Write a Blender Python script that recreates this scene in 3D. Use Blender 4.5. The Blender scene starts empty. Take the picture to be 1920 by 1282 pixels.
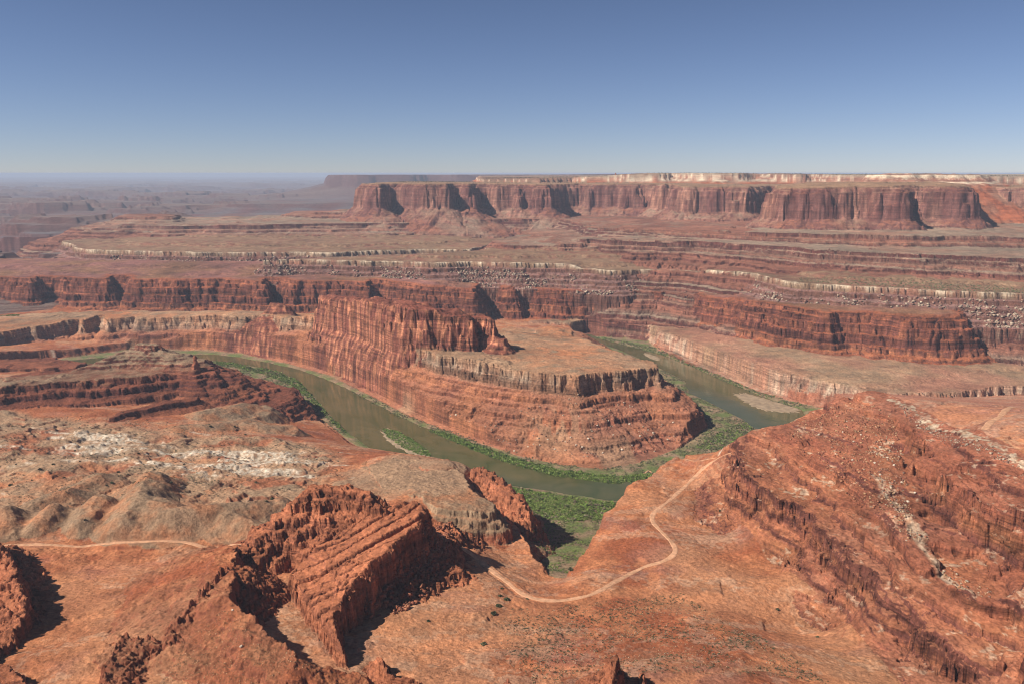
import bpy, math, random
import numpy as np
from concurrent.futures import ThreadPoolExecutor
random.seed(7)
F = np.float32
QUAL = 1.0                       # terrain grid quality

# ------------------------------------------------------------------ camera, sky, sun, exposure
scene = bpy.context.scene
COL = scene.collection
CAM_Z = 600.0
FPX = 1507.0                     # focal length in pixels of a 1920 wide frame
PITCH = math.atan((641 - 325) / FPX)
cam_d = bpy.data.cameras.new('camera')
cam_d.sensor_width = 36.0
cam_d.lens = 36.0 * FPX / 1920
cam_d.clip_start = 1.0
cam_d.clip_end = 400000.0
cam = bpy.data.objects.new('camera', cam_d)
COL.objects.link(cam)
cam.location = (0, 0, CAM_Z)
cam.rotation_euler = (math.pi / 2 - PITCH, 0, 0)
scene.camera = cam

SUN_EL = math.radians(43)
SUN_AZ = math.radians(-108)       # from +Y, clockwise positive: the sun stands to the left and a little behind
world = bpy.data.worlds.new('World')
scene.world = world
world.use_nodes = True
wn = world.node_tree.nodes
wl = world.node_tree.links
bg = wn['Background']
sky = wn.new('ShaderNodeTexSky')
sky.sky_type = 'NISHITA'
sky.sun_disc = False
sky.sun_elevation = SUN_EL
sky.sun_rotation = SUN_AZ
sky.altitude = 1800
sky.air_density = 1.0
sky.dust_density = 0.3
sky.ozone_density = 2.5
tcw = wn.new('ShaderNodeTexCoord')
sxw = wn.new('ShaderNodeSeparateXYZ'); wl.new(tcw.outputs['Generated'], sxw.inputs[0])
rmp = wn.new('ShaderNodeValToRGB')
rmp.color_ramp.elements[0].position = 0.0; rmp.color_ramp.elements[0].color = (1.06, 1.04, 1.28, 1)
rmp.color_ramp.elements[1].position = 0.4; rmp.color_ramp.elements[1].color = (.80, .73, .74, 1)
wl.new(sxw.outputs['Z'], rmp.inputs[0])
dip = wn.new('ShaderNodeVectorMath'); dip.operation = 'ADD'; dip.inputs[1].default_value = (0, 0, .011)   # the horizon dips below eye level from this height
wl.new(tcw.outputs['Generated'], dip.inputs[0])
nrw = wn.new('ShaderNodeVectorMath'); nrw.operation = 'NORMALIZE'; wl.new(dip.outputs[0], nrw.inputs[0])
wl.new(nrw.outputs[0], sky.inputs['Vector'])
mxw = wn.new('ShaderNodeMix'); mxw.data_type = 'RGBA'; mxw.blend_type = 'MULTIPLY'; mxw.inputs[0].default_value = 1.0
wl.new(sky.outputs[0], mxw.inputs[6]); wl.new(rmp.outputs[0], mxw.inputs[7])
wl.new(mxw.outputs[2], bg.inputs[0])
bg.inputs[1].default_value = 0.05
sun_d = bpy.data.lights.new('sun', 'SUN')
sun_d.energy = 5.0
sun_d.angle = math.radians(0.5)
sun_d.color = (1.0, 0.94, 0.86)
sun = bpy.data.objects.new('sun', sun_d)
COL.objects.link(sun)
sdir = (math.sin(SUN_AZ) * math.cos(SUN_EL), math.cos(SUN_AZ) * math.cos(SUN_EL), math.sin(SUN_EL))
from mathutils import Vector
sun.rotation_euler = Vector(sdir).to_track_quat('Z', 'Y').to_euler()
sun.location = (-800, -300, 1500)
scene.view_settings.view_transform = 'Standard'
scene.view_settings.look = 'None'
scene.view_settings.exposure = 0.48
scene.view_settings.gamma = 1.0
scene.cycles.max_bounces = 4
scene.cycles.diffuse_bounces = 1
scene.cycles.use_denoising = True
scene.cycles.filter_width = 1.1

# ------------------------------------------------------------------ survey helpers: sight lines to ground points
CP, SP = math.cos(PITCH), math.sin(PITCH)

def P(px, py, z):
    """ground point at elevation z on a sight line"""
    u, v = (px - 960) / FPX, (641 - py) / FPX
    dx, dy, dz = u, CP + v * SP, -SP + v * CP
    t = (z - CAM_Z) / dz
    return (dx * t, dy * t, z)

def A(px, D, z):
    """ground point by bearing and forward distance"""
    f = D * CP + (CAM_Z - z) * SP
    return ((px - 960) / FPX * f, D, z)

# ------------------------------------------------------------------ noise
_rng = np.random.RandomState(11)
PERM = np.concatenate([_rng.permutation(256)] * 3).astype(np.int32)
_ga = _rng.rand(256) * 2 * np.pi
GX, GY = np.cos(_ga).astype(F), np.sin(_ga).astype(F)

def perlin(x, y, seed=0):
    xi = np.floor(x); yi = np.floor(y)
    fx = (x - xi).astype(F); fy = (y - yi).astype(F)
    xi = (xi.astype(np.int32) + seed * 37) & 255
    yi = (yi.astype(np.int32) + seed * 91) & 255
    u = fx * fx * fx * (fx * (fx * 6 - 15) + 10)
    v = fy * fy * fy * (fy * (fy * 6 - 15) + 10)
    a = PERM[xi]; b = PERM[xi + 1]
    h00 = PERM[a + yi]; h10 = PERM[b + yi]; h01 = PERM[a + yi + 1]; h11 = PERM[b + yi + 1]
    n00 = GX[h00] * fx + GY[h00] * fy
    n10 = GX[h10] * (fx - 1) + GY[h10] * fy
    n01 = GX[h01] * fx + GY[h01] * (fy - 1)
    n11 = GX[h11] * (fx - 1) + GY[h11] * (fy - 1)
    nx0 = n00 + u * (n10 - n00)
    nx1 = n01 + u * (n11 - n01)
    return (nx0 + v * (nx1 - nx0)) * F(1.5)

POOL = ThreadPoolExecutor(4)

def _fbm1(x, y, wl_, octv, seed, gain, sp, ridged, lac):
    out = np.zeros(x.shape, F)
    a = 1.0; w = wl_
    for i in range(octv):
        if sp is None:
            lod = 1.0
        else:
            lod = np.clip(w / (2.2 * sp) - 0.6, 0, 1)
            if float(lod.max()) <= 0:
                break
        n = perlin(x / F(w), y / F(w), seed + i)
        if ridged:
            n = 1 - 2 * np.abs(n)
        out += (a * n * lod).astype(F)
        a *= gain; w /= lac
    return out

def fbm(x, y, wl_, octv=4, seed=0, gain=0.5, sp=None, ridged=False, lac=2.03):
    n = x.shape[0]
    if n < 8:
        return _fbm1(x, y, wl_, octv, seed, gain, sp, ridged, lac)
    cuts = np.linspace(0, n, 9).astype(int)
    def job(k):
        s = slice(cuts[k], cuts[k + 1])
        return _fbm1(x[s], y[s], wl_, octv, seed, gain, None if sp is None else sp[s], ridged, lac)
    return np.concatenate(list(POOL.map(job, range(8))), axis=0)

def _cells1(x, y, size, seed):
    """one random value per irregular (voronoi) block: joint-bounded rock"""
    gx = x / F(size); gy = y / F(size)
    ix = np.floor(gx).astype(np.int32); iy = np.floor(gy).astype(np.int32)
    best = np.full(x.shape, 9.0, F); val = np.zeros(x.shape, F)
    for ox in (-1, 0, 1):
        for oy in (-1, 0, 1):
            cx = ix + ox; cy = iy + oy
            h = PERM[PERM[(cx + seed * 31) & 255] + ((cy + seed * 57) & 255)]
            px_ = cx + RJX[h]; py_ = cy + RJY[h]
            d = (gx - px_) ** 2 + (gy - py_) ** 2
            m = d < best
            best = np.where(m, d, best).astype(F); val = np.where(m, RJV[h], val)
    return val
RJX, RJY, RJV = [_rng.rand(256).astype(F) for _ in range(3)]
RJV = RJV * 2 - 1

def cells(x, y, size, seed=0):
    n = x.shape[0]
    if n < 8:
        return _cells1(x, y, size, seed)
    cuts = np.linspace(0, n, 9).astype(int)
    return np.concatenate(list(POOL.map(lambda k: _cells1(x[cuts[k]:cuts[k + 1]], y[cuts[k]:cuts[k + 1]], size, seed), range(8))), axis=0)

def _cracks1(x, y, size, seed):
    """closeness to the joints between irregular blocks, 1 on a joint"""
    gx = x / F(size); gy = y / F(size)
    ix = np.floor(gx).astype(np.int32); iy = np.floor(gy).astype(np.int32)
    f1 = np.full(x.shape, 9.0, F); f2 = f1.copy()
    for ox in (-1, 0, 1):
        for oy in (-1, 0, 1):
            cx = ix + ox; cy = iy + oy
            h = PERM[PERM[(cx + seed * 31) & 255] + ((cy + seed * 57) & 255)]
            d = np.sqrt((gx - cx - RJX[h]) ** 2 + (gy - cy - RJY[h]) ** 2).astype(F)
            f2 = np.minimum(f2, np.maximum(f1, d)); f1 = np.minimum(f1, d)
    return (1 - np.clip((f2 - f1) / F(.16), 0, 1)).astype(F)

def cracks(x, y, size, seed=0):
    n = x.shape[0]
    if n < 8:
        return _cracks1(x, y, size, seed)
    cuts = np.linspace(0, n, 9).astype(int)
    return np.concatenate(list(POOL.map(lambda k: _cracks1(x[cuts[k]:cuts[k + 1]], y[cuts[k]:cuts[k + 1]], size, seed), range(8))), axis=0)

def blur_(a, r_):
    for ax in (0, 1):
        p = np.concatenate([np.repeat(a.take([0], ax), r_ + 1, ax), a, np.repeat(a.take([-1], ax), r_, ax)], ax)
        cs = np.cumsum(p, ax, dtype=np.float64)
        n_ = a.shape[ax]
        a = ((cs.take(range(2 * r_ + 1, 2 * r_ + 1 + n_), ax) - cs.take(range(0, n_), ax)) / (2 * r_ + 1)).astype(F)
    return a

def sstep(a, b, x):
    t = np.clip((x - a) / (b - a), 0, 1)
    return t * t * (3 - 2 * t)

# ------------------------------------------------------------------ terrain grid (polar fan of ground samples about the overlook)
STEP = 4
fine = math.radians(37.5)
na_f = int(1360 * QUAL) // STEP * STEP
az = np.linspace(-fine, fine, na_f + 1)
edge = np.linspace(fine, math.radians(52), STEP * 12 + 1)[1:]
az = np.concatenate([-edge[::-1], az, edge])
r1 = np.exp(np.linspace(math.log(400), math.log(5600), int(2500 * QUAL) // STEP * STEP + 1))
r2 = np.exp(np.linspace(math.log(5600), math.log(90000), int(320 * QUAL) // STEP * STEP + 1))[1:]
rr = np.concatenate([r1, r2])
NR, NA = len(rr), len(az)
X = (rr[:, None] * np.sin(az)[None, :]).astype(F)
Y = (rr[:, None] * np.cos(az)[None, :]).astype(F)
drr = np.gradient(rr)
SPC = np.broadcast_to(np.maximum(drr, rr * (2 * fine / na_f))[:, None].astype(F), X.shape)
Xc, Yc = X[::STEP, ::STEP].copy(), Y[::STEP, ::STEP].copy()
NRC, NAC = Xc.shape

def up(C, i0, i1, j0, j1):
    """bilinear refinement of coarse window [i0..i1],[j0..j1] to the fine grid"""
    C = C.astype(F)
    t = (np.arange(STEP) / STEP).astype(F)
    a, b = C[:-1], C[1:]
    R = (a[:, None, :] + (b - a)[:, None, :] * t[None, :, None]).reshape(-1, C.shape[1])
    R = np.concatenate([R, C[-1:]], 0)
    a, b = R[:, :-1], R[:, 1:]
    Q = (a[:, :, None] + (b - a)[:, :, None] * t[None, None, :]).reshape(R.shape[0], -1)
    return np.concatenate([Q, R[:, -1:]], 1)

H = np.zeros(X.shape, F)
REG = np.zeros(X.shape, np.uint8)
TER = np.zeros(X.shape, F)          # strength of the bedding ledges
EDGE = np.full(X.shape, 1e6, F)     # signed distance to the rim of the feature that owns the point

def seg_dist(pts, closed, xs, ys):
    """distance to a polyline, the parameters of the nearest point (z, side, arc length)"""
    n = len(pts)
    best = np.full(xs.shape, 1e18, F); bperp = np.zeros(xs.shape, F)
    zz = np.zeros(xs.shape, F); side = np.ones(xs.shape, F); arc = np.zeros(xs.shape, F)
    inside = np.zeros(xs.shape, bool)
    L = 0.0
    for i in range(n if closed else n - 1):
        x0, y0, z0 = pts[i]; x1, y1, z1 = pts[(i + 1) % n]
        ex, ey = x1 - x0, y1 - y0
        l2 = ex * ex + ey * ey + 1e-9
        dx, dy = xs - F(x0), ys - F(y0)
        t = np.clip((dx * F(ex) + dy * F(ey)) / F(l2), 0, 1)
        qx, qy = dx - t * F(ex), dy - t * F(ey)
        d2 = qx * qx + qy * qy
        m = d2 < best
        best = np.where(m, d2, best)
        zz = np.where(m, F(z0) + t * F(z1 - z0), zz)
        arc = np.where(m, F(L) + t * F(math.sqrt(l2)), arc)
        if closed:
            if y0 != y1:
                c = ((ys < y0) != (ys < y1)) & (xs < (x1 - x0) * (ys - y0) / (y1 - y0) + x0)
                inside ^= c
        else:
            cr = (F(ex) * dy - F(ey) * dx) / F(math.sqrt(l2))
            tie = m | ((d2 < best * F(1.0005) + F(.01)) & (np.abs(cr) > bperp))
            side = np.where(tie, np.sign(cr), side); bperp = np.where(tie, np.abs(cr), bperp)
        L += math.sqrt(l2)
    d = np.sqrt(best)
    return d, zz, side, arc, inside

def window(mask):
    ii = np.where(mask.any(1))[0]; jj = np.where(mask.any(0))[0]
    if len(ii) == 0:
        return None
    return (max(ii[0] - 1, 0), min(ii[-1] + 1, NRC - 1), max(jj[0] - 1, 0), min(jj[-1] + 1, NAC - 1))

def fine_win(w):
    return slice(w[0] * STEP, w[1] * STEP + 1), slice(w[2] * STEP, w[3] * STEP + 1)

def bbox_mask(pts, margin):
    p = np.array(pts)
    return ((Xc > p[:, 0].min() - margin) & (Xc < p[:, 0].max() + margin) &
            (Yc > p[:, 1].min() - margin) & (Yc < p[:, 1].max() + margin))

def idw(pts, xs, ys, power=3.0):
    num = np.zeros(xs.shape, F); den = np.zeros(xs.shape, F)
    for (x, y, z) in pts:
        w = 1.0 / (((xs - F(x)) ** 2 + (ys - F(y)) ** 2) + 400.0) ** (power / 2)
        num += w * F(z); den += w
    return num / den

def densify(pts, step, closed=True):
    out = []
    n = len(pts)
    for i in range(n if closed else n - 1):
        a, b = pts[i], pts[(i + 1) % n]
        k = max(1, int(math.hypot(b[0] - a[0], b[1] - a[1]) / step))
        for j in range(k):
            t = j / k
            out.append(tuple(a[q] + (b[q] - a[q]) * t for q in range(3)))
    if not closed:
        out.append(pts[-1])
    return out

SEED = [100]

def plateau(reg, pts, prof, cren=(), top=(0, 60), ter=1.0, flute=0, margin=None, dome=(0, 1), ribs=0, tail=0.6, fl2=.45, crk=.9, fl1=.7):
    """flat-lying tableland: rim outline with elevations, outside profile [(distance, drop)]"""
    SEED[0] += 17; s0 = SEED[0]
    mg = margin or (prof[-1][0] + 60 + sum(a for _, a in cren))
    w = window(bbox_mask(pts, mg))
    if w is None:
        return
    cs = (slice(w[0], w[1] + 1), slice(w[2], w[3] + 1))
    d, zz, _, arc, ins = seg_dist(pts, True, Xc[cs], Yc[cs])
    sd = np.where(ins, -d, d)
    zt = idw(densify(pts, 120), Xc[cs], Yc[cs])
    sd = up(sd, *w); zt = up(zt, *w); arc = up(arc, *w)
    fs = fine_win(w)
    x, y, sp = X[fs], Y[fs], SPC[fs]
    for (wl_, amp) in cren:
        sd = sd + amp * fbm(x, y, wl_, 3, s0, 0.5, sp)
        s0 += 5
    if flute:
        sd = sd + flute * fl1 * fbm(x, y, flute * 5, 3, s0 + 3, 0.6, sp, ridged=True)
        sd = sd + flute * .9 * cells(x, y, flute * 5.5, s0) + flute * fl2 * cells(x, y, flute * 2.2, s0 + 1)
        if crk:
            sd = sd + flute * crk * cracks(x, y, flute * 6.5, s0 + 2)
    if top[0]:
        zt = zt + top[0] * fbm(x, y, top[1], 5, s0 + 9, 0.5, sp)
    if dome[0]:
        zt = zt + dome[0] * sstep(0, dome[1], -sd)
    px_ = [p[0] for p in prof]; pz_ = [p[1] for p in prof]
    drop = np.interp(sd, px_, pz_).astype(F)
    if ribs:
        on = sstep(prof[-1][0] * 0.12, prof[-1][0] * 0.4, sd)
        drop = drop + ribs * on * fbm(arc, sd * F(0.12), 55, 3, s0 + 21, 0.5, sp, ridged=True)
    drop = drop + np.maximum(sd - px_[-1], 0) * F(tail)
    hn = zt - drop
    h = H[fs]
    m = hn > h
    h[m] = hn[m]
    REG[fs][m] = reg; TER[fs][m] = ter
    EDGE[fs][m] = sd[m]

def carve(pts, prof, cren=(), reg=None, ter=None, zf=None):
    """lower the ground inside an outline; profile [(distance outside, height above the floor)]"""
    SEED[0] += 17; s0 = SEED[0]
    w = window(bbox_mask(pts, prof[-1][0] + 80))
    cs = (slice(w[0], w[1] + 1), slice(w[2], w[3] + 1))
    d, zz, _, arc, ins = seg_dist(pts, True, Xc[cs], Yc[cs])
    sd = up(np.where(ins, -d, d), *w)
    zt = up(idw(densify(pts, 60), Xc[cs], Yc[cs]), *w) if zf is None else F(zf)
    fs = fine_win(w)
    x, y, sp = X[fs], Y[fs], SPC[fs]
    for (wl_, amp) in cren:
        sd = sd + amp * fbm(x, y, wl_, 3, s0, 0.5, sp); s0 += 5
    up_ = np.interp(sd, [p[0] for p in prof], [p[1] for p in prof]).astype(F)
    up_ = up_ + np.maximum(sd - prof[-1][0], 0) * 50
    hn = zt + up_
    h = H[fs]
    m = hn < h
    h[m] = hn[m]
    if reg is not None:
        REG[fs][m] = reg
    if ter is not None:
        TER[fs][m] = ter
    return

def ridge(reg, pts, left, right, jag=(4, 25), cren=((30, 5),), ter=0.6, soft=0, blk=0):
    """crest line with elevations and separate profiles [(distance, drop)] on its left and right side"""
    SEED[0] += 17; s0 = SEED[0]
    mg = max(left[-1][0], right[-1][0]) + 40
    w = window(bbox_mask(pts, mg))
    if w is None:
        return
    fs = fine_win(w)
    x, y, sp = X[fs], Y[fs], SPC[fs]
    xw, yw = x, y
    for (wl_, amp) in cren:
        xw = xw + amp * fbm(x, y, wl_, 3, s0, 0.55, sp)
        yw = yw + amp * fbm(x, y, wl_, 3, s0 + 7, 0.55, sp); s0 += 11
    d, zz, side, arc, _ = seg_dist(pts, False, xw, yw)
    if blk:
        d = np.maximum(d + blk * cells(x, y, blk * 3.2, s0) + blk * .5 * cells(x, y, blk * 1.4, s0 + 2), 0)
    lf = np.interp(d, [p[0] for p in left], [p[1] for p in left]) + np.maximum(d - left[-1][0], 0) * 0.8
    rt = np.interp(d, [p[0] for p in right], [p[1] for p in right]) + np.maximum(d - right[-1][0], 0) * 0.8
    hn = (zz - np.where(side >= 0, lf, rt)).astype(F)
    if jag[0]:
        hn = hn + jag[0] * fbm(x, y, jag[1], 4, s0 + 3, 0.5, sp)
        if blk:
            hn = hn + jag[0] * .6 * cells(x, y, jag[1] * .45, s0 + 4)
    h = H[fs]
    if soft:
        k = F(soft)
        e = np.clip(0.5 + 0.5 * (hn - h) / k, 0, 1)
        hs = h + (hn - h) * e + k * e * (1 - e)
        m = e > 0.5
        h[...] = hs
    else:
        m = hn > h
        h[m] = hn[m]
    REG[fs][m] = reg; TER[fs][m] = ter
    EDGE[fs][m] = d[m]

# region ids
FLOOR, SCARP, PENIN, FIN, BUTTE, LOWB, CUT, RIM, SLOPE, WING, NAV, FARM, CRAG, HILL, MUD, VALE = range(16)

# ------------------------------------------------------------------ base surface from surveyed spot heights
RB = [P(*q) for q in [
    # near floor
    (1040, 1120, 128), (1200, 1085, 128), (1270, 1030, 128), (950, 1090, 126), (760, 1150, 148), (700, 1200, 152),
    (900, 1282, 165), (1050, 1200, 150), (1200, 1282, 180), (1400, 1200, 160), (1500, 1282, 180), (1300, 1120, 133), (1420, 1090, 133),
    (1250, 950, 126), (1300, 880, 125), (1180, 900, 124), (1160, 980, 124), (1370, 845, 125), (1270, 855, 125), (1100, 1080, 124),
    # left floor
    (350, 1120, 150), (100, 1150, 140), (200, 1060, 128), (30, 1020, 128), (450, 1018, 126), (250, 1018, 126), (100, 950, 122),
    (300, 950, 124), (480, 960, 122), (600, 900, 108), (400, 1282, 175), (150, 1282, 160), (0, 1282, 155), (-150, 1100, 140), (-200, 1000, 130),
    (150, 870, 112), (400, 850, 100), (550, 830, 84), (640, 830, 50), (690, 838, 12), (620, 785, 6), (580, 742, 8), (480, 705, 8), (420, 695, 10),
    (500, 765, 40), (440, 748, 58), (350, 790, 84), (200, 800, 98), (50, 840, 108), (-100, 830, 110), (-150, 760, 110), (50, 700, 95), (0, 660, 50), (-150, 670, 60),
    (110, 690, 40), (170, 680, 8), (270, 655, 20),
    # mudstone dome by the river
    (690, 870, 104), (740, 852, 113), (800, 860, 119), (860, 870, 121), (760, 900, 126), (830, 925, 134),
    (830, 1000, 122), (900, 1010, 100), (960, 1020, 97), (870, 1022, 120), (900, 1050, 120), (960, 1045, 102), (1000, 1062, 101), (1022, 1082, 105), (990, 975, 40),
    # right slope
    (1345, 925, 126), (1375, 975, 127), (1440, 1045, 130), (1530, 1112, 136), (1575, 1150, 140), (1640, 1230, 152), (1690, 1282, 160),
    (1405, 818, 190), (1480, 880, 190), (1560, 920, 197), (1610, 970, 197), (1660, 1020, 198), (1720, 1090, 197), (1800, 1150, 193), (1900, 1200, 196),
    (1390, 880, 158), (1450, 960, 160), (1560, 1020, 168), (1640, 1110, 172), (1740, 1180, 176), (1850, 1270, 180),
    (1480, 815, 204), (1560, 800, 214), (1605, 740, 226), (1620, 850, 212), (1700, 930, 211), (1750, 1020, 206), (1850, 1110, 199),
    (1700, 778, 240), (1780, 855, 246), (1740, 787, 243), (1800, 814, 250), (1900, 852, 262), (1980, 885, 272),
    (2100, 1000, 285), (2050, 1150, 270), (1715, 850, 214), (1790, 968, 206), (1830, 1018, 206), (1920, 1042, 212),
    (1800, 775, 108), (1850, 792, 100), (1900, 762, 92), (1720, 752, 95), (1980, 800, 110), (2100, 780, 110), (1640, 740, 90),
]]
RB += [A(*q) for q in [
    (1000, 1450, 5), (800, 1700, 4), (1200, 1500, 4), (1450, 1700, 4), (900, 2000, 4), (600, 2300, 4), (300, 2650, 6), (1300, 2200, 4), (1150, 2800, 6),
    (1400, 2500, 20), (1700, 2050, 30), (2000, 2000, 40), (0, 2900, 30), (-300, 2800, 40), (500, 2900, 45), (900, 2900, 50), (1500, 2900, 60), (2100, 2800, 80),
    (300, 3400, 90), (900, 3400, 90), (1500, 3400, 110), (-500, 3600, 110), (2300, 3500, 120),
    (960, 430, 190), (400, 430, 185), (1500, 430, 200), (0, 520, 170), (1950, 560, 225),
    (960, 5000, 150), (-500, 5000, 140), (2300, 5000, 160)]]
RB = np.array(RB)
def rbf_fit(p, c=25.0):
    n = len(p)
    d2 = (p[:, None, 0] - p[None, :, 0]) ** 2 + (p[:, None, 1] - p[None, :, 1]) ** 2
    K = -np.sqrt(d2 + c * c) + 0
    M = np.zeros((n + 3, n + 3))
    M[:n, :n] = K + np.eye(n) * -4.0
    M[:n, n] = 1; M[:n, n + 1] = p[:, 0] / 1000; M[:n, n + 2] = p[:, 1] / 1000
    M[n:, :n] = M[:n, n:].T
    sol = np.linalg.solve(M, np.concatenate([p[:, 2], np.zeros(3)]))
    return sol
SOL = rbf_fit(RB)
def rbf_eval(xs, ys, c=25.0):
    out = np.full(xs.shape, SOL[-3]) + SOL[-2] * xs / 1000 + SOL[-1] * ys / 1000
    for k, (x, y, z) in enumerate(RB):
        out = out - SOL[k] * np.sqrt((xs - x) ** 2 + (ys - y) ** 2 + c * c)
    return out
Rc = np.hypot(Xc, Yc)
base = np.zeros(Xc.shape)
near = Rc < 4800
base[near] = rbf_eval(Xc[near].astype(float), Yc[near].astype(float))
farb = np.interp(Rc, [3000, 4500, 8000, 20000, 60000, 90000], [95, 150, 165, 150, 150, 150])
t = sstep(3000, 4300, Rc)
base = base * (1 - t) + farb * t
H[...] = up(base, 0, NRC - 1, 0, NAC - 1)
R_ = np.hypot(X, Y)
# right-hand slope belongs to the escarpment
scl = [P(1345, 925, 126), P(1375, 975, 127), P(1440, 1045, 130), P(1530, 1112, 136), P(1575, 1150, 140), P(1640, 1230, 152), P(1690, 1282, 160),
       (420, 440, 0), (1400, 440, 0), (1400, 800, 0), P(2100, 935, 285), P(1980, 876, 271), P(1900, 843, 261), P(1800, 805, 249), P(1740, 779, 242), P(1672, 745, 234), P(1605, 729, 222), P(1440, 796, 170), P(1385, 816, 150)]
dsc, _, _, _, isc = seg_dist(scl, True, X, Y)
REG[isc] = SCARP
sgn = np.where(isc, -dsc, dsc)
TER[...] = sstep(60, -10, sgn) * 1.0
TER[...] = np.maximum(TER, 0.12 + .4 * sstep(-.05, .3, fbm(X, Y, 260, 3, 83, .5, SPC)) * (R_ < 1500))
WASH = sstep(.72, .98, fbm(X + 25 * fbm(X, Y, 70, 3, 87, .5, SPC), Y, 150, 4, 85, .42, SPC, ridged=True)) * (R_ < 1500)
H -= WASH * 1.8 * sstep(-20, 20, sgn)
H += (1.2 + 2.6 * (sstep(40, -40, sgn))) * fbm(X, Y, 90, 6, 3, 0.52, SPC) * (R_ < 4500)
# buttresses and gullies of the escarpment
on = sstep(30, -40, sgn)
H += on * (fbm(X, Y, 120, 4, 41, 0.5, SPC, ridged=True) * 5.0 - 1.0)
del dsc

# broken ledgy ground on the left
lpl = [P(q, y, 108) for q, y in [(-200, 740), (100, 775), (330, 800), (560, 795), (640, 840), (660, 900), (620, 960), (480, 1003), (200, 1005), (-200, 1005)]]
dl, _, _, _, il = seg_dist(lpl, True, Xc, Yc)
LMK = up(sstep(25, -25, np.where(il, -dl, dl)), 0, NRC - 1, 0, NAC - 1)
H += LMK * (6 * fbm(X, Y, 150, 4, 141, .55, SPC) + 6 * fbm(X, Y, 95, 4, 151, .5, SPC, ridged=True) - 3)
TER = np.maximum(TER, LMK * .95)

# far plain: low broken tablelands
fm = R_ > 3600
n1 = fbm(X * .45, Y, 2200, 6, 61, 0.55, SPC)
n2 = fbm(X * .5, Y * 0.8, 900, 5, 71, 0.55, SPC)
n3 = fbm(X * .6, Y, 480, 4, 73, .55, SPC)
tab = 45 * sstep(-0.04, 0.03, n1) + 45 * sstep(0.2, 0.26, n1) - 75 * sstep(0.02, 0.07, n2) + 30 * sstep(.1, .16, n3)
H += np.where(fm, (tab + 20 * n2) * sstep(3600, 5000, R_), 0).astype(F)
TER[fm] = 0.6
REG[fm & (REG == 0)] = FARM

# ------------------------------------------------------------------ tablelands beyond the river
CLIFF_W = [(-30, -2), (0, 0), (5, 9), (14, 12), (18, 22), (30, 27), (36, 70), (42, 74), (48, 132), (58, 142), (120, 180), (200, 216), (340, 258)]
# farthest skyline mesa
plateau(FARM, [A(q, d, z) for q, d, z in [(616, 13500, 562), (680, 13300, 570), (760, 13400, 572), (800, 13900, 570), (860, 13300, 572), (930, 13400, 570), (1000, 14000, 570),
        (1080, 13500, 575), (1180, 13800, 585), (1400, 13500, 588), (2100, 13500, 560), (2100, 16000, 565), (616, 15500, 566)]],
        [(-60, -3), (0, 0), (40, 60), (70, 160), (300, 220), (900, 330), (1700, 390)], cren=((900, 160), (250, 50)), ter=0.5, top=(3, 500))
# distant plateau on the left horizon
plateau(FARM, [A(q, d, z) for q, d, z in [(-900, 52000, 270), (-200, 50000, 260), (118, 52000, 255), (130, 62000, 200), (420, 64000, 180), (600, 66000, 170), (1000, 66000, 150),
        (1000, 85000, 150), (-900, 85000, 270)]], [(0, 0), (800, 60), (2500, 120)], cren=((6000, 900),), ter=0.0, top=(8, 6000))
plateau(FARM, [A(q, d, z) for q, d, z in [(170, 70000, 250), (210, 69000, 330), (250, 70000, 230), (240, 74000, 230), (180, 74000, 240)]], [(0, 0), (3000, 180)], ter=0.0)
# low spur under the skyline mesa
plateau(FARM, [A(q, d, z) for q, d, z in [(420, 9000, 262), (470, 8600, 282), (530, 8700, 275), (700, 9000, 285), (900, 9400, 280), (700, 10500, 290), (480, 9800, 280)]],
        [(0, 0), (60, 30), (400, 80), (900, 130)], cren=((400, 80),), ter=0.6)
plateau(FARM, [A(q, d, z) for q, d, z in [(330, 6500, 232), (480, 6200, 240), (700, 6100, 250), (950, 6400, 250), (900, 7600, 250), (400, 7600, 235)]],
        [(0, 0), (20, 30), (200, 70), (500, 100)], cren=((300, 60), (80, 15)), ter=0.6)
# cream upper tiers
plateau(NAV, [A(q, d, z) for q, d, z in [(900, 5900, 556), (1010, 5700, 562), (1080, 6100, 566), (1085, 5900, 578), (1150, 5850, 584), (1180, 5700, 596), (1240, 5650, 598), (1262, 5900, 600),
        (1290, 5600, 600), (1400, 5450, 598), (1412, 5800, 597), (1500, 5500, 594), (1520, 5800, 594), (1560, 5300, 586), (1700, 5000, 586), (1900, 4900, 580), (2200, 4900, 580), (2200, 9000, 590), (900, 9500, 570)]],
        [(-60, -2), (0, 0), (8, 22), (22, 26), (32, 42), (60, 48), (70, 58), (120, 64), (130, 72), (230, 92)], cren=((300, 60), (70, 14)), ter=0.8, top=(2.5, 200))
plateau(NAV, [A(q, d, z) for q, d, z in [(1632, 4300, 592), (1660, 4230, 596), (1710, 4200, 598), (1716, 4280, 595), (1780, 4250, 596), (1830, 4260, 595), (1850, 4320, 586), (1840, 4600, 586), (1640, 4600, 590)]],
        [(-60, -2), (0, 0), (14, 12), (34, 30), (60, 42), (100, 50)], cren=((150, 18), (40, 6)), ter=0.7, top=(2, 90))
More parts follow.
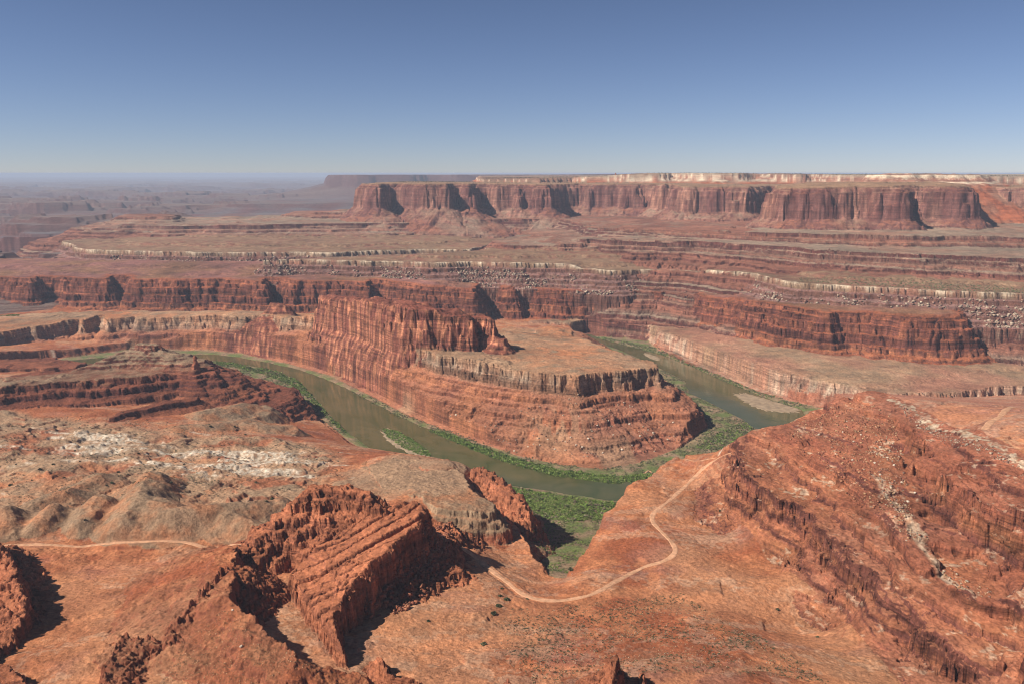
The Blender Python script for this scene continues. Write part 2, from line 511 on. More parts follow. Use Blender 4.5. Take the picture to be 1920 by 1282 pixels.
# red-walled mesa with dark recesses
plateau(WING, [A(q, d, z) for q, d, z in [
    (688, 4960, 536), (702, 4800, 537), (713, 4780, 537), (719, 4990, 537), (750, 5040, 537), (766, 4850, 538), (800, 4800, 538), (836, 4770, 538), (845, 5020, 537), (868, 5060, 537),
    (872, 4830, 538), (886, 4800, 537), (892, 5080, 536), (920, 5120, 536), (932, 4960, 536), (1000, 4890, 534), (1030, 4860, 534), (1038, 5180, 532), (1088, 5340, 532), (1112, 5150, 532),
    (1180, 5080, 533), (1236, 5000, 534), (1245, 4830, 535), (1252, 4950, 535), (1285, 4600, 526), (1345, 4480, 526), (1402, 4470, 526), (1412, 4760, 524), (1452, 4960, 524), (1470, 4700, 526),
    (1560, 4600, 526), (1800, 4500, 526), (1835, 4200, 530), (1920, 4050, 530), (2200, 4000, 530), (2200, 6000, 520), (2200, 8000, 520), (1400, 6500, 518), (760, 7000, 530), (700, 5300, 537)]],
    CLIFF_W, cren=((320, 44), (90, 12)), flute=11, fl2=.12, crk=.5, fl1=.25, ter=0.25, top=(3, 120), ribs=7)
plateau(WING, [A(q, d, z) for q, d, z in [
    (1452, 3680, 532), (1475, 3580, 536), (1530, 3560, 540), (1600, 3540, 543), (1660, 3500, 544), (1684, 3480, 544), (1690, 3680, 545), (1738, 3840, 545), (1748, 3620, 544), (1790, 3580, 543),
    (1814, 3580, 542), (1822, 3760, 541), (1800, 4200, 545), (1640, 4500, 545), (1470, 4500, 538)]],
    CLIFF_W, cren=((260, 28), (80, 10)), flute=9, fl2=.12, crk=.5, fl1=.25, ter=0.25, top=(4, 90), ribs=7, dome=(10, 160))
# ledgy slopes below the red walls
LED = [(0, 0), (4, 15), (16, 18), (20, 28), (62, 44), (66, 53), (84, 58), (88, 67), (150, 88), (155, 95), (230, 114), (330, 130)]
plateau(SLOPE, [A(q, d, z) for q, d, z in [(1112, 4000, 338), (1160, 3850, 348), (1300, 3550, 356), (1420, 3350, 364), (1520, 3230, 370), (1650, 3120, 372), (1800, 3100, 372), (1920, 3060, 370), (2300, 3000, 370),
        (2300, 5200, 370), (1000, 5200, 346), (1090, 4300, 338)]],
        LED, cren=((240, 34), (60, 10)), ter=1.0, top=(5, 150), ribs=6)
plateau(SLOPE, [A(q, d, z) for q, d, z in [(640, 5100, 335), (720, 4800, 345), (900, 4700, 340), (1060, 4700, 340), (1110, 4500, 340), (1110, 5600, 350), (640, 5600, 340)]],
        LED, cren=((240, 40), (60, 10)), ter=0.9, top=(5, 150), ribs=6)
plateau(SLOPE, [A(q, d, z) for q, d, z in [(168, 4650, 292), (240, 4550, 312), (330, 4500, 318), (480, 4480, 322), (640, 4500, 326), (760, 4600, 326), (760, 5600, 330), (240, 5400, 312)]],
        [(0, 0), (6, 14), (50, 26), (56, 36), (150, 48), (158, 58), (300, 76)], cren=((260, 50), (60, 10)), ter=0.9, top=(4, 150), ribs=5)
plateau(SLOPE, [A(q, d, z) for q, d, z in [(205, 4950, 334), (262, 4850, 352), (318, 4850, 356), (330, 4950, 340), (335, 5300, 340), (240, 5300, 345)]],
        [(0, 0), (8, 14), (60, 30), (200, 60)], cren=((150, 20), (40, 8)), ter=0.8)
plateau(SLOPE, [A(q, d, z) for q, d, z in [(535, 5200, 350), (600, 5050, 362), (690, 4980, 366), (760, 5200, 366), (740, 5600, 366), (560, 5600, 356)]],
        [(0, 0), (8, 10), (90, 50), (200, 80)], cren=((150, 20), (40, 8)), ter=0.5, ribs=6)
# pale-rimmed bench, two tiers
RIMP = [(-20, 0), (0, 0), (4, 14), (9, 20), (36, 42), (66, 64), (95, 82), (120, 94)]
plateau(RIM, [P(q, y, 250) for q, y in [(140, 464), (190, 468), (250, 469), (330, 471), (460, 472), (560, 471), (620, 472), (700, 469), (790, 466), (880, 466)]] +
        [A(950, 4300, 252), A(1000, 5200, 255), A(300, 5200, 255), A(120, 4300, 250)],
        RIMP, cren=((200, 18), (50, 8)), flute=3, tail=2.0, ter=0.5, top=(1.5, 120), dome=(22, 700))
plateau(RIM, [P(q, y, 250) for q, y in [(498, 486), (560, 485), (640, 487), (720, 488), (800, 491), (880, 489), (960, 491)]] + [P(q, y, z) for q, y, z in [(1040, 493, 246), (1100, 499, 238), (1150, 505, 231), (1230, 503, 231), (1290, 504, 236), (1400, 512, 243)]] +
        [P(q, y, 250) for q, y in [(1470, 525), (1500, 528), (1580, 533), (1650, 537), (1750, 542), (1920, 548), (2100, 556)]] +
        [A(2300, 3400, 262), A(1500, 3700, 268), A(1000, 4000, 262), A(880, 3700, 254), A(640, 3480, 250)],
        RIMP, cren=((160, 14), (50, 7)), flute=3, tail=6, ter=0.5, top=(1.5, 120), dome=(24, 420))
# red bench of spurs rising behind the rim, right of centre
plateau(SLOPE, [A(q, d, z) for q, d, z in [(905, 3800, 272), (960, 3650, 280), (1020, 3620, 284), (1090, 3580, 296), (1105, 3620, 318), (1200, 3440, 320), (1300, 3350, 322), (1420, 3180, 326), (1520, 2970, 332),
        (1700, 2780, 332), (1920, 2660, 326), (2200, 2640, 326), (2300, 4200, 330), (1000, 4500, 300)]],
        [(0, 0), (5, 14), (25, 22), (30, 34), (70, 46), (76, 56), (140, 70), (240, 90)], cren=((180, 30), (50, 10)), flute=3, ter=1.0, top=(4, 120), ribs=5)
# dark red walls
CUTP = [(-25, -3), (0, 0), (3, 10), (12, 14), (15, 30), (25, 34), (29, 54), (40, 59), (44, 80), (58, 86), (62, 100), (80, 107), (120, 124), (170, 142)]
plateau(CUT, [A(q, d, z) for q, d, z in [(-500, 3300, 188), (0, 3250, 190), (60, 3200, 190), (66, 3290, 190), (110, 3300, 190), (130, 3200, 190), (200, 3180, 190), (206, 3300, 190), (235, 3290, 190), (250, 3190, 190), (330, 3170, 190), (420, 3200, 188),
        (494, 3120, 186), (500, 3250, 186), (530, 3250, 186), (545, 3130, 186), (640, 3140, 184), (690, 3080, 184), (700, 3180, 184), (760, 3130, 180), (800, 3050, 178), (880, 3010, 172), (890, 3010, 170), (900, 3180, 170),
        (935, 3260, 168), (945, 3130, 166), (962, 3100, 165), (970, 3280, 165), (985, 3250, 162), (1000, 3130, 158), (1080, 3090, 154), (1160, 3080, 153), (1225, 3050, 152), (1236, 3030, 152), (1243, 3090, 152), (1290, 3070, 155),
        (1310, 2880, 168), (1400, 2690, 180), (1480, 2515, 185), (1556, 2400, 188), (1566, 2430, 186), (1640, 2390, 190), (1650, 2370, 190), (1700, 2330, 192), (1780, 2300, 194), (1800, 2310, 194), (1808, 2440, 196), (1860, 2420, 194), (1920, 2350, 190), (2200, 2300, 190),
        (2300, 3600, 200), (900, 3900, 200), (-500, 3900, 195)]],
        CUTP, cren=((170, 20), (45, 8)), flute=4.5, ter=0.85, top=(3, 120), ribs=5, dome=(14, 300))
# lower pale bench along the far bank
LOWP = [(-10, 0), (0, 0), (4, 16), (9, 24), (15, 40), (26, 50), (60, 62), (100, 72)]
plateau(LOWB, [A(q, d, z) for q, d, z in [(890, 3060, 46), (935, 3000, 46), (940, 3070, 46), (948, 3000, 46), (1050, 2990, 48), (1165, 2990, 48), (1170, 2880, 50), (1176, 2980, 50), (1212, 2990, 52)]] +
        [P(q, y, z) for q, y, z in [(1217, 612, 57), (1260, 627, 61), (1300, 642, 66), (1350, 661, 68), (1400, 680, 69), (1450, 694, 69), (1500, 706, 69), (1560, 717, 69), (1600, 725, 69), (1690, 736, 68), (1740, 736, 68),
        (1790, 738, 63), (1850, 728, 63), (1920, 722, 63), (2100, 715, 63)]] + [A(2300, 3000, 80), A(900, 3500, 60)],
        LOWP, cren=((120, 14), (40, 6)), flute=3.5, ter=0.7, top=(1.5, 90), dome=(8, 200))
# goose-neck headland inside the bend
PENP = [(-12, -0.5), (0, 0), (4, 20), (9, 26), (14, 42), (40, 52), (46, 62), (95, 80), (100, 88), (160, 108), (166, 114), (240, 136), (300, 150)]
plateau(PENIN, [A(q, d, z) for q, d, z in [(-300, 2180, 86), (-60, 2540, 86), (0, 2610, 86), (58, 2705, 86), (62, 2690, 88), (80, 2720, 90), (148, 2815, 93), (152, 2770, 95), (185, 2860, 96), (200, 2770, 98), (255, 2850, 100), (262, 2780, 101), (330, 2790, 106), (420, 2760, 116),
        (500, 2680, 130), (590, 2560, 146)]] + [P(q, y, z) for q, y, z in [(660, 615, 147), (740, 642, 146), (815, 662, 145), (870, 673, 143), (920, 682, 142), (960, 690, 141), (1010, 697, 140), (1050, 702, 138), (1085, 706, 137),
        (1120, 699, 136), (1160, 695, 134), (1200, 692, 132), (1226, 690, 130), (1240, 696, 128), (1236, 684, 128), (1190, 668, 122), (1150, 655, 116), (1105, 638, 106), (1075, 626, 98), (1000, 618, 96), (950, 612, 100)]] +
        [A(900, 2420, 120), A(780, 2500, 125), A(700, 2640, 125), A(600, 2760, 118), A(480, 2880, 112), A(330, 2900, 108), A(200, 2950, 100), A(60, 2980, 86), A(-300, 2700, 80)],
        PENP, cren=((110, 13), (36, 5)), flute=3, ter=0.8, top=(2.2, 90), ribs=5)
plateau(PENIN, [P(q, y, z) for q, y, z in [(1012, 628, 106), (1050, 632, 106), (1072, 628, 106), (1070, 618, 106), (1030, 610, 108), (1005, 618, 106)]],
        [(-40, -6), (0, 0), (4, 6), (40, 12)], cren=((30, 5),), ter=0.4)
# high red fin on the headland
FINP = [(-14, -4), (0, 0), (3, 18), (7, 22), (10, 42), (15, 46), (19, 74), (24, 79), (28, 100), (36, 110)]
plateau(FIN, [A(q, d, z) for q, d, z in [(598, 2530, 213), (640, 2400, 222), (700, 2235, 242), (750, 2130, 250), (800, 2090, 244), (850, 2085, 232), (884, 2075, 222), (888, 2120, 220), (908, 2135, 218), (916, 2090, 217), (926, 2080, 214),
        (928, 2120, 214), (900, 2170, 218), (850, 2190, 234), (780, 2210, 248), (720, 2330, 240), (640, 2510, 218), (600, 2580, 213)]],
        FINP, cren=((60, 8), (24, 4)), flute=3.5, ter=0.6, top=(7, 45), tail=4)
plateau(FIN, [A(q, d, z) for q, d, z in [(926, 2070, 182), (944, 2062, 172), (950, 2080, 170), (940, 2110, 178), (920, 2120, 186)]], [(0, 0), (6, 14), (20, 28), (40, 44)], cren=((24, 4),), ter=0.6, top=(3, 20))
plateau(FIN, [A(q, d, z) for q, d, z in [(505, 2720, 162), (525, 2715, 166), (545, 2715, 150), (545, 2745, 150), (508, 2750, 160)]], [(0, 0), (6, 14), (24, 34)], cren=((24, 6),), ter=0.6, top=(4, 24))
# layered butte on the near bank, left
plateau(BUTTE, [A(q, d, z) for q, d, z in [(-300, 1560, 146), (-100, 1640, 144), (0, 1700, 142), (100, 1745, 140), (200, 1800, 138), (290, 1850, 134), (350, 1880, 131), (384, 1895, 130), (404, 1885, 128), (398, 1930, 128), (380, 1960, 130),
        (330, 2020, 132), (250, 2040, 128), (150, 1960, 122), (0, 1900, 118), (-300, 1800, 130)]],
        [(-200, -8), (0, 0), (5, 12), (22, 17), (27, 30), (60, 38), (66, 48), (110, 58), (170, 70)], cren=((120, 24), (35, 7)), flute=3, ter=1.0, top=(3, 60))
BUTTE_TOP = [P(*q) for q in [(120, 705, 130), (180, 680, 150), (235, 659, 166), (290, 652, 171), (335, 662, 162), (378, 684, 142)]]
plateau(BUTTE, [P(q, y, z) for q, y, z in [(-60, 690, 96), (0, 690, 95), (80, 690, 88), (140, 688, 78), (150, 680, 74), (100, 668, 70), (0, 660, 70), (-60, 660, 70)]],
        [(0, 0), (4, 10), (40, 22), (46, 34), (90, 50), (140, 66)], cren=((90, 16), (30, 5)), ter=1.0, top=(3, 50))
plateau(BUTTE, [P(q, y, z) for q, y, z in [(200, 785, 104), (280, 765, 104), (370, 748, 100), (372, 742, 98), (300, 752, 106), (225, 770, 108)]],
        [(-10, 0), (0, 0), (3, 8), (14, 14), (40, 30)], cren=((30, 4),), ter=0.6, top=(1, 20))

ridge(BUTTE, BUTTE_TOP, [(0, 0), (20, 6), (60, 26), (120, 58), (170, 80)], [(0, 0), (20, 7), (60, 30), (110, 58), (160, 80)], jag=(3.0, 40), cren=((80, 18), (26, 5)), ter=.9)
plateau(BUTTE, [A(q, d, z) for q, d, z in [(250, 1985, 177), (275, 1965, 180), (302, 1975, 177), (292, 2005, 175), (262, 2008, 177)]],
        [(0, 0), (2.5, 6), (8, 8), (11, 13), (40, 26)], cren=((22, 6), (9, 2)), flute=1.6, ter=.5, top=(2.5, 12))

# ------------------------------------------------------------------ river corridor and side valley
CORR = [P(q, y, 2.5) for q, y in [(160, 690), (330, 668), (375, 672), (385, 690), (430, 700), (500, 715), (545, 735), (585, 770), (625, 800), (655, 825), (690, 845), (740, 872), (800, 888), (860, 905), (905, 925)]]
CORR += [P(*q) for q in [(945, 945, 3), (978, 975, 12), (986, 1005, 28), (990, 1030, 44), (1012, 1052, 68), (1032, 1078, 96), (1056, 1086, 101), (1076, 1064, 82), (1100, 1035, 54), (1140, 1010, 26), (1200, 975, 6)]]
CORR += [P(q, y, 2.5) for q, y in [(1280, 940), (1400, 900), (1480, 860), (1530, 810), (1560, 770),
        (1500, 757), (1420, 735), (1340, 700), (1290, 682), (1230, 655), (1215, 640), (1170, 634), (1090, 628), (1110, 645), (1160, 668), (1240, 700), (1290, 760), (1330, 800), (1280, 838), (1200, 868), (1130, 880),
        (1050, 872), (960, 852), (900, 832), (830, 805), (760, 778), (700, 745), (620, 705), (540, 682), (450, 663), (380, 657), (250, 655), (100, 674), (0, 690), (-100, 712), (-200, 740), (0, 722), (100, 704)]]
carve(CORR, [(-30, 0), (0, 1), (12, 12), (20, 36), (27, 62), (36, 98), (54, 130)], cren=((60, 7), (22, 3)), reg=None, ter=0.5)
inside_corr = seg_dist(CORR, True, Xc, Yc)
CORR_SD = up(np.where(inside_corr[4], -inside_corr[0], inside_corr[0]), 0, NRC - 1, 0, NAC - 1)
cfl = up(idw(densify(CORR, 60), Xc, Yc), 0, NRC - 1, 0, NAC - 1)
m = (CORR_SD < 3) & (H < cfl + 6)
REG[m] = VALE; TER[m] = 0
H[m] = (cfl + 1.0 * fbm(X, Y, 60, 3, 91, .5, SPC))[m]
del cfl
RIVL = [P(q, y, 0) for q, y in [(-250, 738), (0, 696), (100, 678), (250, 665), (345, 664), (400, 664), (450, 670), (500, 679), (560, 692), (620, 714), (660, 733), (700, 754), (760, 785), (830, 815), (900, 845), (970, 870), (1050, 890), (1150, 903),
        (1240, 893), (1330, 870), (1400, 838), (1416, 803), (1392, 786), (1335, 756), (1292, 736), (1284, 714), (1240, 692), (1200, 672), (1150, 652), (1108, 638), (1090, 630),
        (1105, 628), (1125, 635), (1180, 649), (1240, 664), (1300, 688), (1350, 710), (1430, 743), (1505, 768), (1520, 800), (1480, 850), (1400, 895), (1300, 930), (1200, 945), (1130, 935), (1060, 925), (960, 909), (900, 900), (800, 880), (740, 862), (690, 838), (650, 808), (618, 778), (590, 745), (560, 713),
        (520, 695), (440, 680), (385, 675), (345, 672), (250, 680), (100, 698), (0, 714), (-250, 752)]]
carve(RIVL, [(-12, -2.5), (0, 0), (6, 1.4), (14, 2.4), (40, 6), (41, 400)], cren=((40, 3),), zf=0)

# ------------------------------------------------------------------ foreground crags and hills
# cliff bands of the near escarpment
plateau(SCARP, [P(*q) for q in [(1385, 838, 187), (1388, 885, 183), (1440, 925, 185), (1515, 950, 188), (1555, 1000, 188), (1600, 1040, 190), (1650, 1070, 190), (1700, 1135, 190), (1740, 1180, 191), (1800, 1210, 192),
        (1900, 1255, 198), (2000, 1290, 205), (2000, 1100, 205), (1800, 1000, 195), (1650, 900, 192), (1540, 830, 190), (1450, 812, 188)]],
        [(0, 0), (2.5, 12), (8, 15), (11, 29), (20, 33), (24, 45), (36, 51), (60, 64)], cren=((70, 9), (22, 4)), flute=3.2, ter=.9, top=(2, 40), ribs=2, tail=2)
plateau(SCARP, [P(*q) for q in [(1692, 752, 236), (1706, 792, 238), (1735, 852, 240), (1775, 897, 244), (1840, 937, 250), (1920, 967, 257), (2050, 1010, 268), (2100, 930, 275), (1980, 887, 271), (1900, 855, 262), (1800, 817, 250), (1740, 790, 243)]],
        [(0, 0), (2.5, 11), (7, 14), (10, 27), (15, 30), (19, 43), (28, 47), (60, 60)], cren=((50, 7), (18, 3)), flute=3.0, ter=.8, top=(1.5, 30), ribs=2, tail=2)
plateau(MUD, [P(*q) for q in [(690, 872, 110), (745, 856, 117), (800, 862, 122), (858, 874, 125), (872, 895, 128), (885, 920, 134), (925, 945, 134), (935, 962, 133), (880, 958, 138), (815, 950, 139), (790, 930, 138), (720, 930, 128)]],
        [(-60, -2), (0, 0), (2.5, 8), (8, 10), (11, 19), (17, 22), (21, 38), (34, 46)], cren=((30, 4), (12, 2)), flute=1.0, crk=.4, ter=.7, top=(.8, 40))
# rounded mudstone hills
def mud(pts, width, ht):
    ht *= .8
    ridge(MUD, [P(*q) for q in pts], [(0, 0), (width * .3, ht * .12), (width * .7, ht * .55), (width, ht * .85), (width * 1.4, ht * 1.1)],
          [(0, 0), (width * .3, ht * .12), (width * .7, ht * .55), (width, ht * .85), (width * 1.4, ht * 1.1)], jag=(0.8, 30), cren=((50, 6),), ter=0.0, soft=5)
mud([(280, 885, 150), (262, 925, 160), (235, 962, 152)], 46, 42)
mud([(262, 930, 158), (330, 950, 156), (420, 945, 150), (520, 935, 142)], 46, 36)
mud([(278, 958, 148), (262, 978, 140)], 26, 20)
mud([(310, 955, 150), (330, 978, 140)], 26, 20)
mud([(180, 930, 150), (155, 970, 142)], 34, 30)
mud([(100, 945, 148), (75, 975, 140)], 34, 28)
mud([(120, 915, 140), (60, 940, 134)], 32, 22)
mud([(5, 950, 150), (15, 978, 141)], 38, 30)
mud([(430, 960, 148), (480, 978, 142)], 36, 28)
mud([(380, 960, 146), (400, 980, 138)], 24, 18)
mud([(180, 890, 134), (130, 915, 130)], 30, 16)
mud([(380, 770, 92), (450, 757, 84)], 50, 22)
mud([(330, 800, 98), (450, 790, 84), (500, 800, 76)], 45, 16)
mud([(700, 880, 108), (760, 905, 120), (840, 925, 120)], 40, 14)
mud([(740, 858, 112), (800, 866, 114)], 40, 14)
SL = [(0, 0), (8, 4), (22, 12), (40, 24), (70, 46), (110, 74)]
# big crag: rounded peak
ridge(CRAG, [P(*q) for q in [(452, 1036, 169), (500, 975, 191), (540, 942, 208), (590, 910, 221), (650, 905, 223), (690, 922, 217), (716, 946, 207), (745, 960, 200)]],
      [(0, 0), (10, 4), (18, 18), (30, 36), (56, 62), (90, 90)], [(0, 0), (8, 2), (11, 9), (20, 12), (24, 22), (35, 26), (40, 36), (62, 46), (90, 60)], jag=(2, 22), cren=((30, 6), (10, 2.0)), ter=1.1, blk=2.4)
# tilted slabs: a stack of beds leaning away to the left, broken off along their right edge
SLAB = [P(*q) for q in [(716, 950, 198), (750, 938, 203), (785, 934, 204), (804, 952, 200), (786, 985, 197), (755, 1012, 195), (705, 1058, 191), (656, 1110, 184), (634, 1150, 180), (640, 1195, 174), (657, 1243, 166),
                        (640, 1240, 164), (612, 1195, 166), (580, 1150, 166), (552, 1100, 167), (545, 1072, 169), (600, 1015, 182)]]
plateau(CRAG, SLAB, [(0, 0), (2.5, 10), (5, 28), (10, 36), (20, 46), (36, 60), (60, 90)], cren=((26, 2.5), (9, 1.0)), flute=1.6, ter=.12, top=(.6, 20), tail=2.5)
a_, b_ = P(770, 936, 210), P(545, 1085, 167)
ex, ey = b_[0] - a_[0], b_[1] - a_[1]
el = math.hypot(ex, ey)
w_ = window(bbox_mask(SLAB, 10)); fs = fine_win(w_)
ds, _, _, _, ins_ = seg_dist(SLAB, True, X[fs], Y[fs])
al = ((X[fs] - a_[0]) * ex + (Y[fs] - a_[1]) * ey) / el
u_ = (-(X[fs] - a_[0]) * -ey / el + (Y[fs] - a_[1]) * -ex / el) * 1.0
u_ = ((X[fs] - a_[0]) * -ey + (Y[fs] - a_[1]) * ex) / el
u_ = u_ + .9 * fbm(X[fs], Y[fs], 40, 3, 401) + .0022 * (al - 60) ** 2
edges_ = np.cumsum(np.random.RandomState(5).uniform(9, 24, 14)) - 70
hn_ = np.zeros(u_.shape, F)
for k_, e_ in enumerate(edges_):
    step_ = (1.6, -1.2, 2.4, -.6, 1.2, -2.0, 2.2)[k_ % 7]
    ee = e_ + .05 * (k_ % 3 - 1) * al
    hn_ += step_ * sstep(-.6, .6, u_ - ee) - (5.0 + 1.5 * (k_ % 3)) * np.exp(-((u_ - ee) / 1.5) ** 2)
H[fs] += (ins_ * sstep(0, 5, ds) * hn_).astype(F)
del ds, al, u_

# boulder apron right of the slabs
ridge(CRAG, [P(*q) for q in [(842, 985, 140), (826, 1030, 148), (803, 1070, 152), (765, 1096, 154), (735, 1120, 153)]], [(0, 0), (8, 4), (24, 14), (40, 30)], [(0, 0), (10, 3), (40, 12)], jag=(4.5, 11), cren=((16, 5), (7, 2)), ter=0.7, blk=3)
# left hill with its broken steep right side
ridge(HILL, [P(*q) for q in [(442, 1036, 184), (434, 1075, 192), (430, 1115, 197), (478, 1155, 198), (500, 1190, 196), (560, 1232, 190), (640, 1258, 172)]],
      [(0, 0), (4, 14), (12, 36), (22, 50), (50, 62)], [(0, 0), (25, 6), (34, 14), (70, 26), (130, 46)], jag=(2, 18), cren=((30, 4), (10, 1.5)), ter=0.35)
ridge(HILL, [P(*q) for q in [(414, 1062, 194), (378, 1108, 193), (325, 1165, 186)]], [(0, 0), (10, 6), (30, 14)], [(0, 0), (4, 5), (8, 16), (24, 24), (50, 30)], jag=(2.5, 10), cren=((14, 3),), ter=0.8, blk=2.2)
ridge(HILL, [P(*q) for q in [(285, 1195, 176), (230, 1190, 178), (200, 1240, 176), (190, 1290, 176)]], [(0, 0), (10, 3), (40, 12)], [(0, 0), (3, 7), (6, 20), (20, 28), (50, 34)], jag=(2.5, 8), cren=((12, 3),), ter=0.9, blk=2.2)
# rocks at the left edge
ridge(CRAG, [P(*q) for q in [(-30, 985, 178), (5, 1015, 172), (30, 1075, 176), (48, 1130, 170), (20, 1195, 156), (-30, 1240, 160)]], [(0, 0), (4, 14), (10, 30), (30, 40)], [(0, 0), (20, 10), (60, 30)], jag=(3, 16), cren=((24, 4), (9, 2)), ter=0.7, blk=3)
ridge(CRAG, [P(*q) for q in [(-60, 1230, 178), (20, 1243, 174), (60, 1290, 176)]], [(0, 0), (4, 12), (10, 22), (24, 28)], [(0, 0), (20, 10), (50, 26)], jag=(3, 12), cren=((14, 3),), ter=0.7)
# small pinnacles at the bottom edge
ridge(CRAG, [P(*q) for q in [(1158, 1226, 212), (1150, 1262, 206), (1140, 1310, 200)]], [(0, 0), (3, 10), (8, 24), (20, 34)], [(0, 0), (5, 6), (14, 18), (26, 32)], jag=(2.5, 8), cren=((9, 2),), ter=0.6)
ridge(CRAG, [P(*q) for q in [(1205, 1252, 190), (1210, 1300, 190)]], [(0, 0), (3, 10), (12, 22)], [(0, 0), (3, 10), (12, 22)], jag=(2, 6), cren=((8, 2),), ter=0.6)
ridge(CRAG, [P(*q) for q in [(950, 1268, 180), (970, 1290, 182)]], [(0, 0), (3, 8), (10, 14)], [(0, 0), (3, 8), (10, 14)], jag=(2, 6), cren=((8, 2),), ter=0.5)
ridge(CRAG, [P(*q) for q in [(714, 1230, 172), (730, 1262, 172), (785, 1272, 172)]], [(0, 0), (3, 8), (10, 16)], [(0, 0), (5, 4), (14, 12)], jag=(2, 8), cren=((8, 2),), ter=0.5)
# dark broken wall beside the side valley
ridge(CRAG, [P(*q) for q in [(900, 872, 126), (930, 890, 128), (962, 912, 124), (985, 945, 112), (990, 985, 92)]], [(0, 0), (6, 5), (14, 20), (26, 44), (44, 90)], [(0, 0), (12, 3), (16, 12), (24, 20)], jag=(4, 14), cren=((20, 4), (8, 2)), ter=0.8, blk=3)
ridge(CRAG, [P(*q) for q in [(835, 985, 118), (890, 992, 114), (950, 1004, 106), (985, 1018, 84)]], [(0, 0), (6, 8), (14, 16), (30, 30)], [(0, 0), (4, 10), (9, 14), (14, 30), (34, 40)], jag=(2, 14), cren=((16, 3), (7, 1.5)), ter=0.8, blk=2)

# ------------------------------------------------------------------ bedding: hard beds make ledges, soft beds make slopes
def make_beds(seed, lo, hi, zmax):
    rng = np.random.RandomState(seed)
    zs = [-30.0]
    while zs[-1] < zmax:
        zs.append(zs[-1] + rng.uniform(lo, hi))
    zs = np.array(zs)
    kx, kz = [], []
    for a, b in zip(zs[:-1], zs[1:]):
        soft = rng.uniform(0.5, 0.8); rise = rng.uniform(0.1, 0.4)
        hard = 0.12
        kx += [a, a + (b - a) * soft, a + (b - a) * (soft + hard)]; kz += [a, a + (b - a) * rise, a + (b - a) * (.80 + .1 * rise)]
    return np.array(kx), np.array(kz)
bx, bz = make_beds(5, 4.0, 13.0, 700)
bx2, bz2 = make_beds(9, 1.6, 4.5, 700)
bx3, bz3 = make_beds(21, 11.0, 21.0, 700)
Hn = H + 2.2 * fbm(X, Y, 140, 3, 33, 0.5, SPC) + 0.9 * fbm(X, Y, 14, 3, 37, 0.6, SPC)
m = (REG == SCARP)
Hb = Hn + 7 * (fbm(X, Y, 85, 4, 43, 0.5, SPC, ridged=True) - .3) + 1.2 * cells(X, Y, 19, 3) - 1.6 * cracks(X, Y, 24, 5)
T3 = np.interp(Hb, bx3, bz3).astype(F) - Hb
bs_ = np.hypot(np.gradient(base, axis=0) / np.gradient(Rc[:, NAC // 2])[:, None], np.gradient(base, axis=1) / (np.gradient(az[::STEP])[None, :] * Rc))
bs_ = up(sstep(.22, .42, bs_), 0, NRC - 1, 0, NAC - 1)
H += (bs_ * sstep(8, -40, sgn) * (REG <= SCARP) * T3 * np.clip(1.0 + .9 * fbm(X, Y, 130, 3, 47), .35, 1.2)).astype(F)
Hn = H + 1.0 * fbm(X, Y, 14, 3, 37, 0.6, SPC) + np.where(m, 0, 2.2 * fbm(X, Y, 140, 3, 33, 0.5, SPC)).astype(F) * sstep(0, 60, np.maximum(sgn, 0))
del Hb, T3
mid_ = np.isin(REG, (SLOPE, RIM, CUT)) * np.where(REG == CUT, .5, 1.0) * (R_ > 1400)
H += (mid_ * (np.interp(Hn, bx3, bz3).astype(F) - Hn) * .8).astype(F)
Hn = H + 1.0 * fbm(X, Y, 14, 3, 37, 0.6, SPC)
T1 = np.interp(Hn, bx, bz).astype(F) - Hn
T2 = np.interp(Hn, bx2, bz2).astype(F) - Hn
vary = np.clip(0.75 + 0.7 * fbm(X, Y, 200, 3, 51, 0.5, SPC), 0.1, 1.15)
H += TER * vary * (T1 * 0.9 + T2 * 0.5 * (SPC < 2.5))
del T1, T2, Hn
# tilted slab bedding of the crag
m = REG == CRAG
q = H + 2.0 * cells(X, Y, 9, 7)
H += np.where(m & (R_ < 1500), (np.interp(q, bx2 * 1.5, bz2 * 1.5).astype(F) - q) * 0.8, 0).astype(F)
# nothing outside the channel lies under the water
rv_ = seg_dist(RIVL, True, Xc, Yc)
RIV_SD = up(np.where(rv_[4], -rv_[0], rv_[0]), 0, NRC - 1, 0, NAC - 1)
m = (RIV_SD > 10) & (R_ < 5000)
H[m] = np.maximum(H[m], 1.5)
del rv_, m
# joints cut into the steep faces near the overlook
sl_ = np.hypot(np.gradient(H, axis=0) / drr[:, None].astype(F), np.gradient(H, axis=1) / (np.gradient(az)[None, :] * rr[:, None]).astype(F))
k_ = sstep(.7, 1.4, blur_(sl_, 2)) * np.isin(REG, (SCARP, CRAG, FIN, BUTTE, HILL)) * (R_ < 2400)
H -= (k_ * (2.6 * cracks(X, Y, 12, 21) + 1.2 * cracks(X, Y, 5.5, 22))).astype(F)
del sl_, k_
# fine roughness
rough = np.where((REG == MUD) | (REG == VALE), 0.2, np.where((REG == SCARP) | (REG == FIN) | (REG == CUT), .8, 0.45)).astype(F)
H += rough * 1.1 * fbm(X, Y, 9, 4, 77, 0.6, SPC)
H += np.where((REG == MUD) | (REG == HILL), 1.1 * fbm(X, Y, 26, 4, 79, .55, SPC, ridged=True) - .5, 0).astype(F)
del q

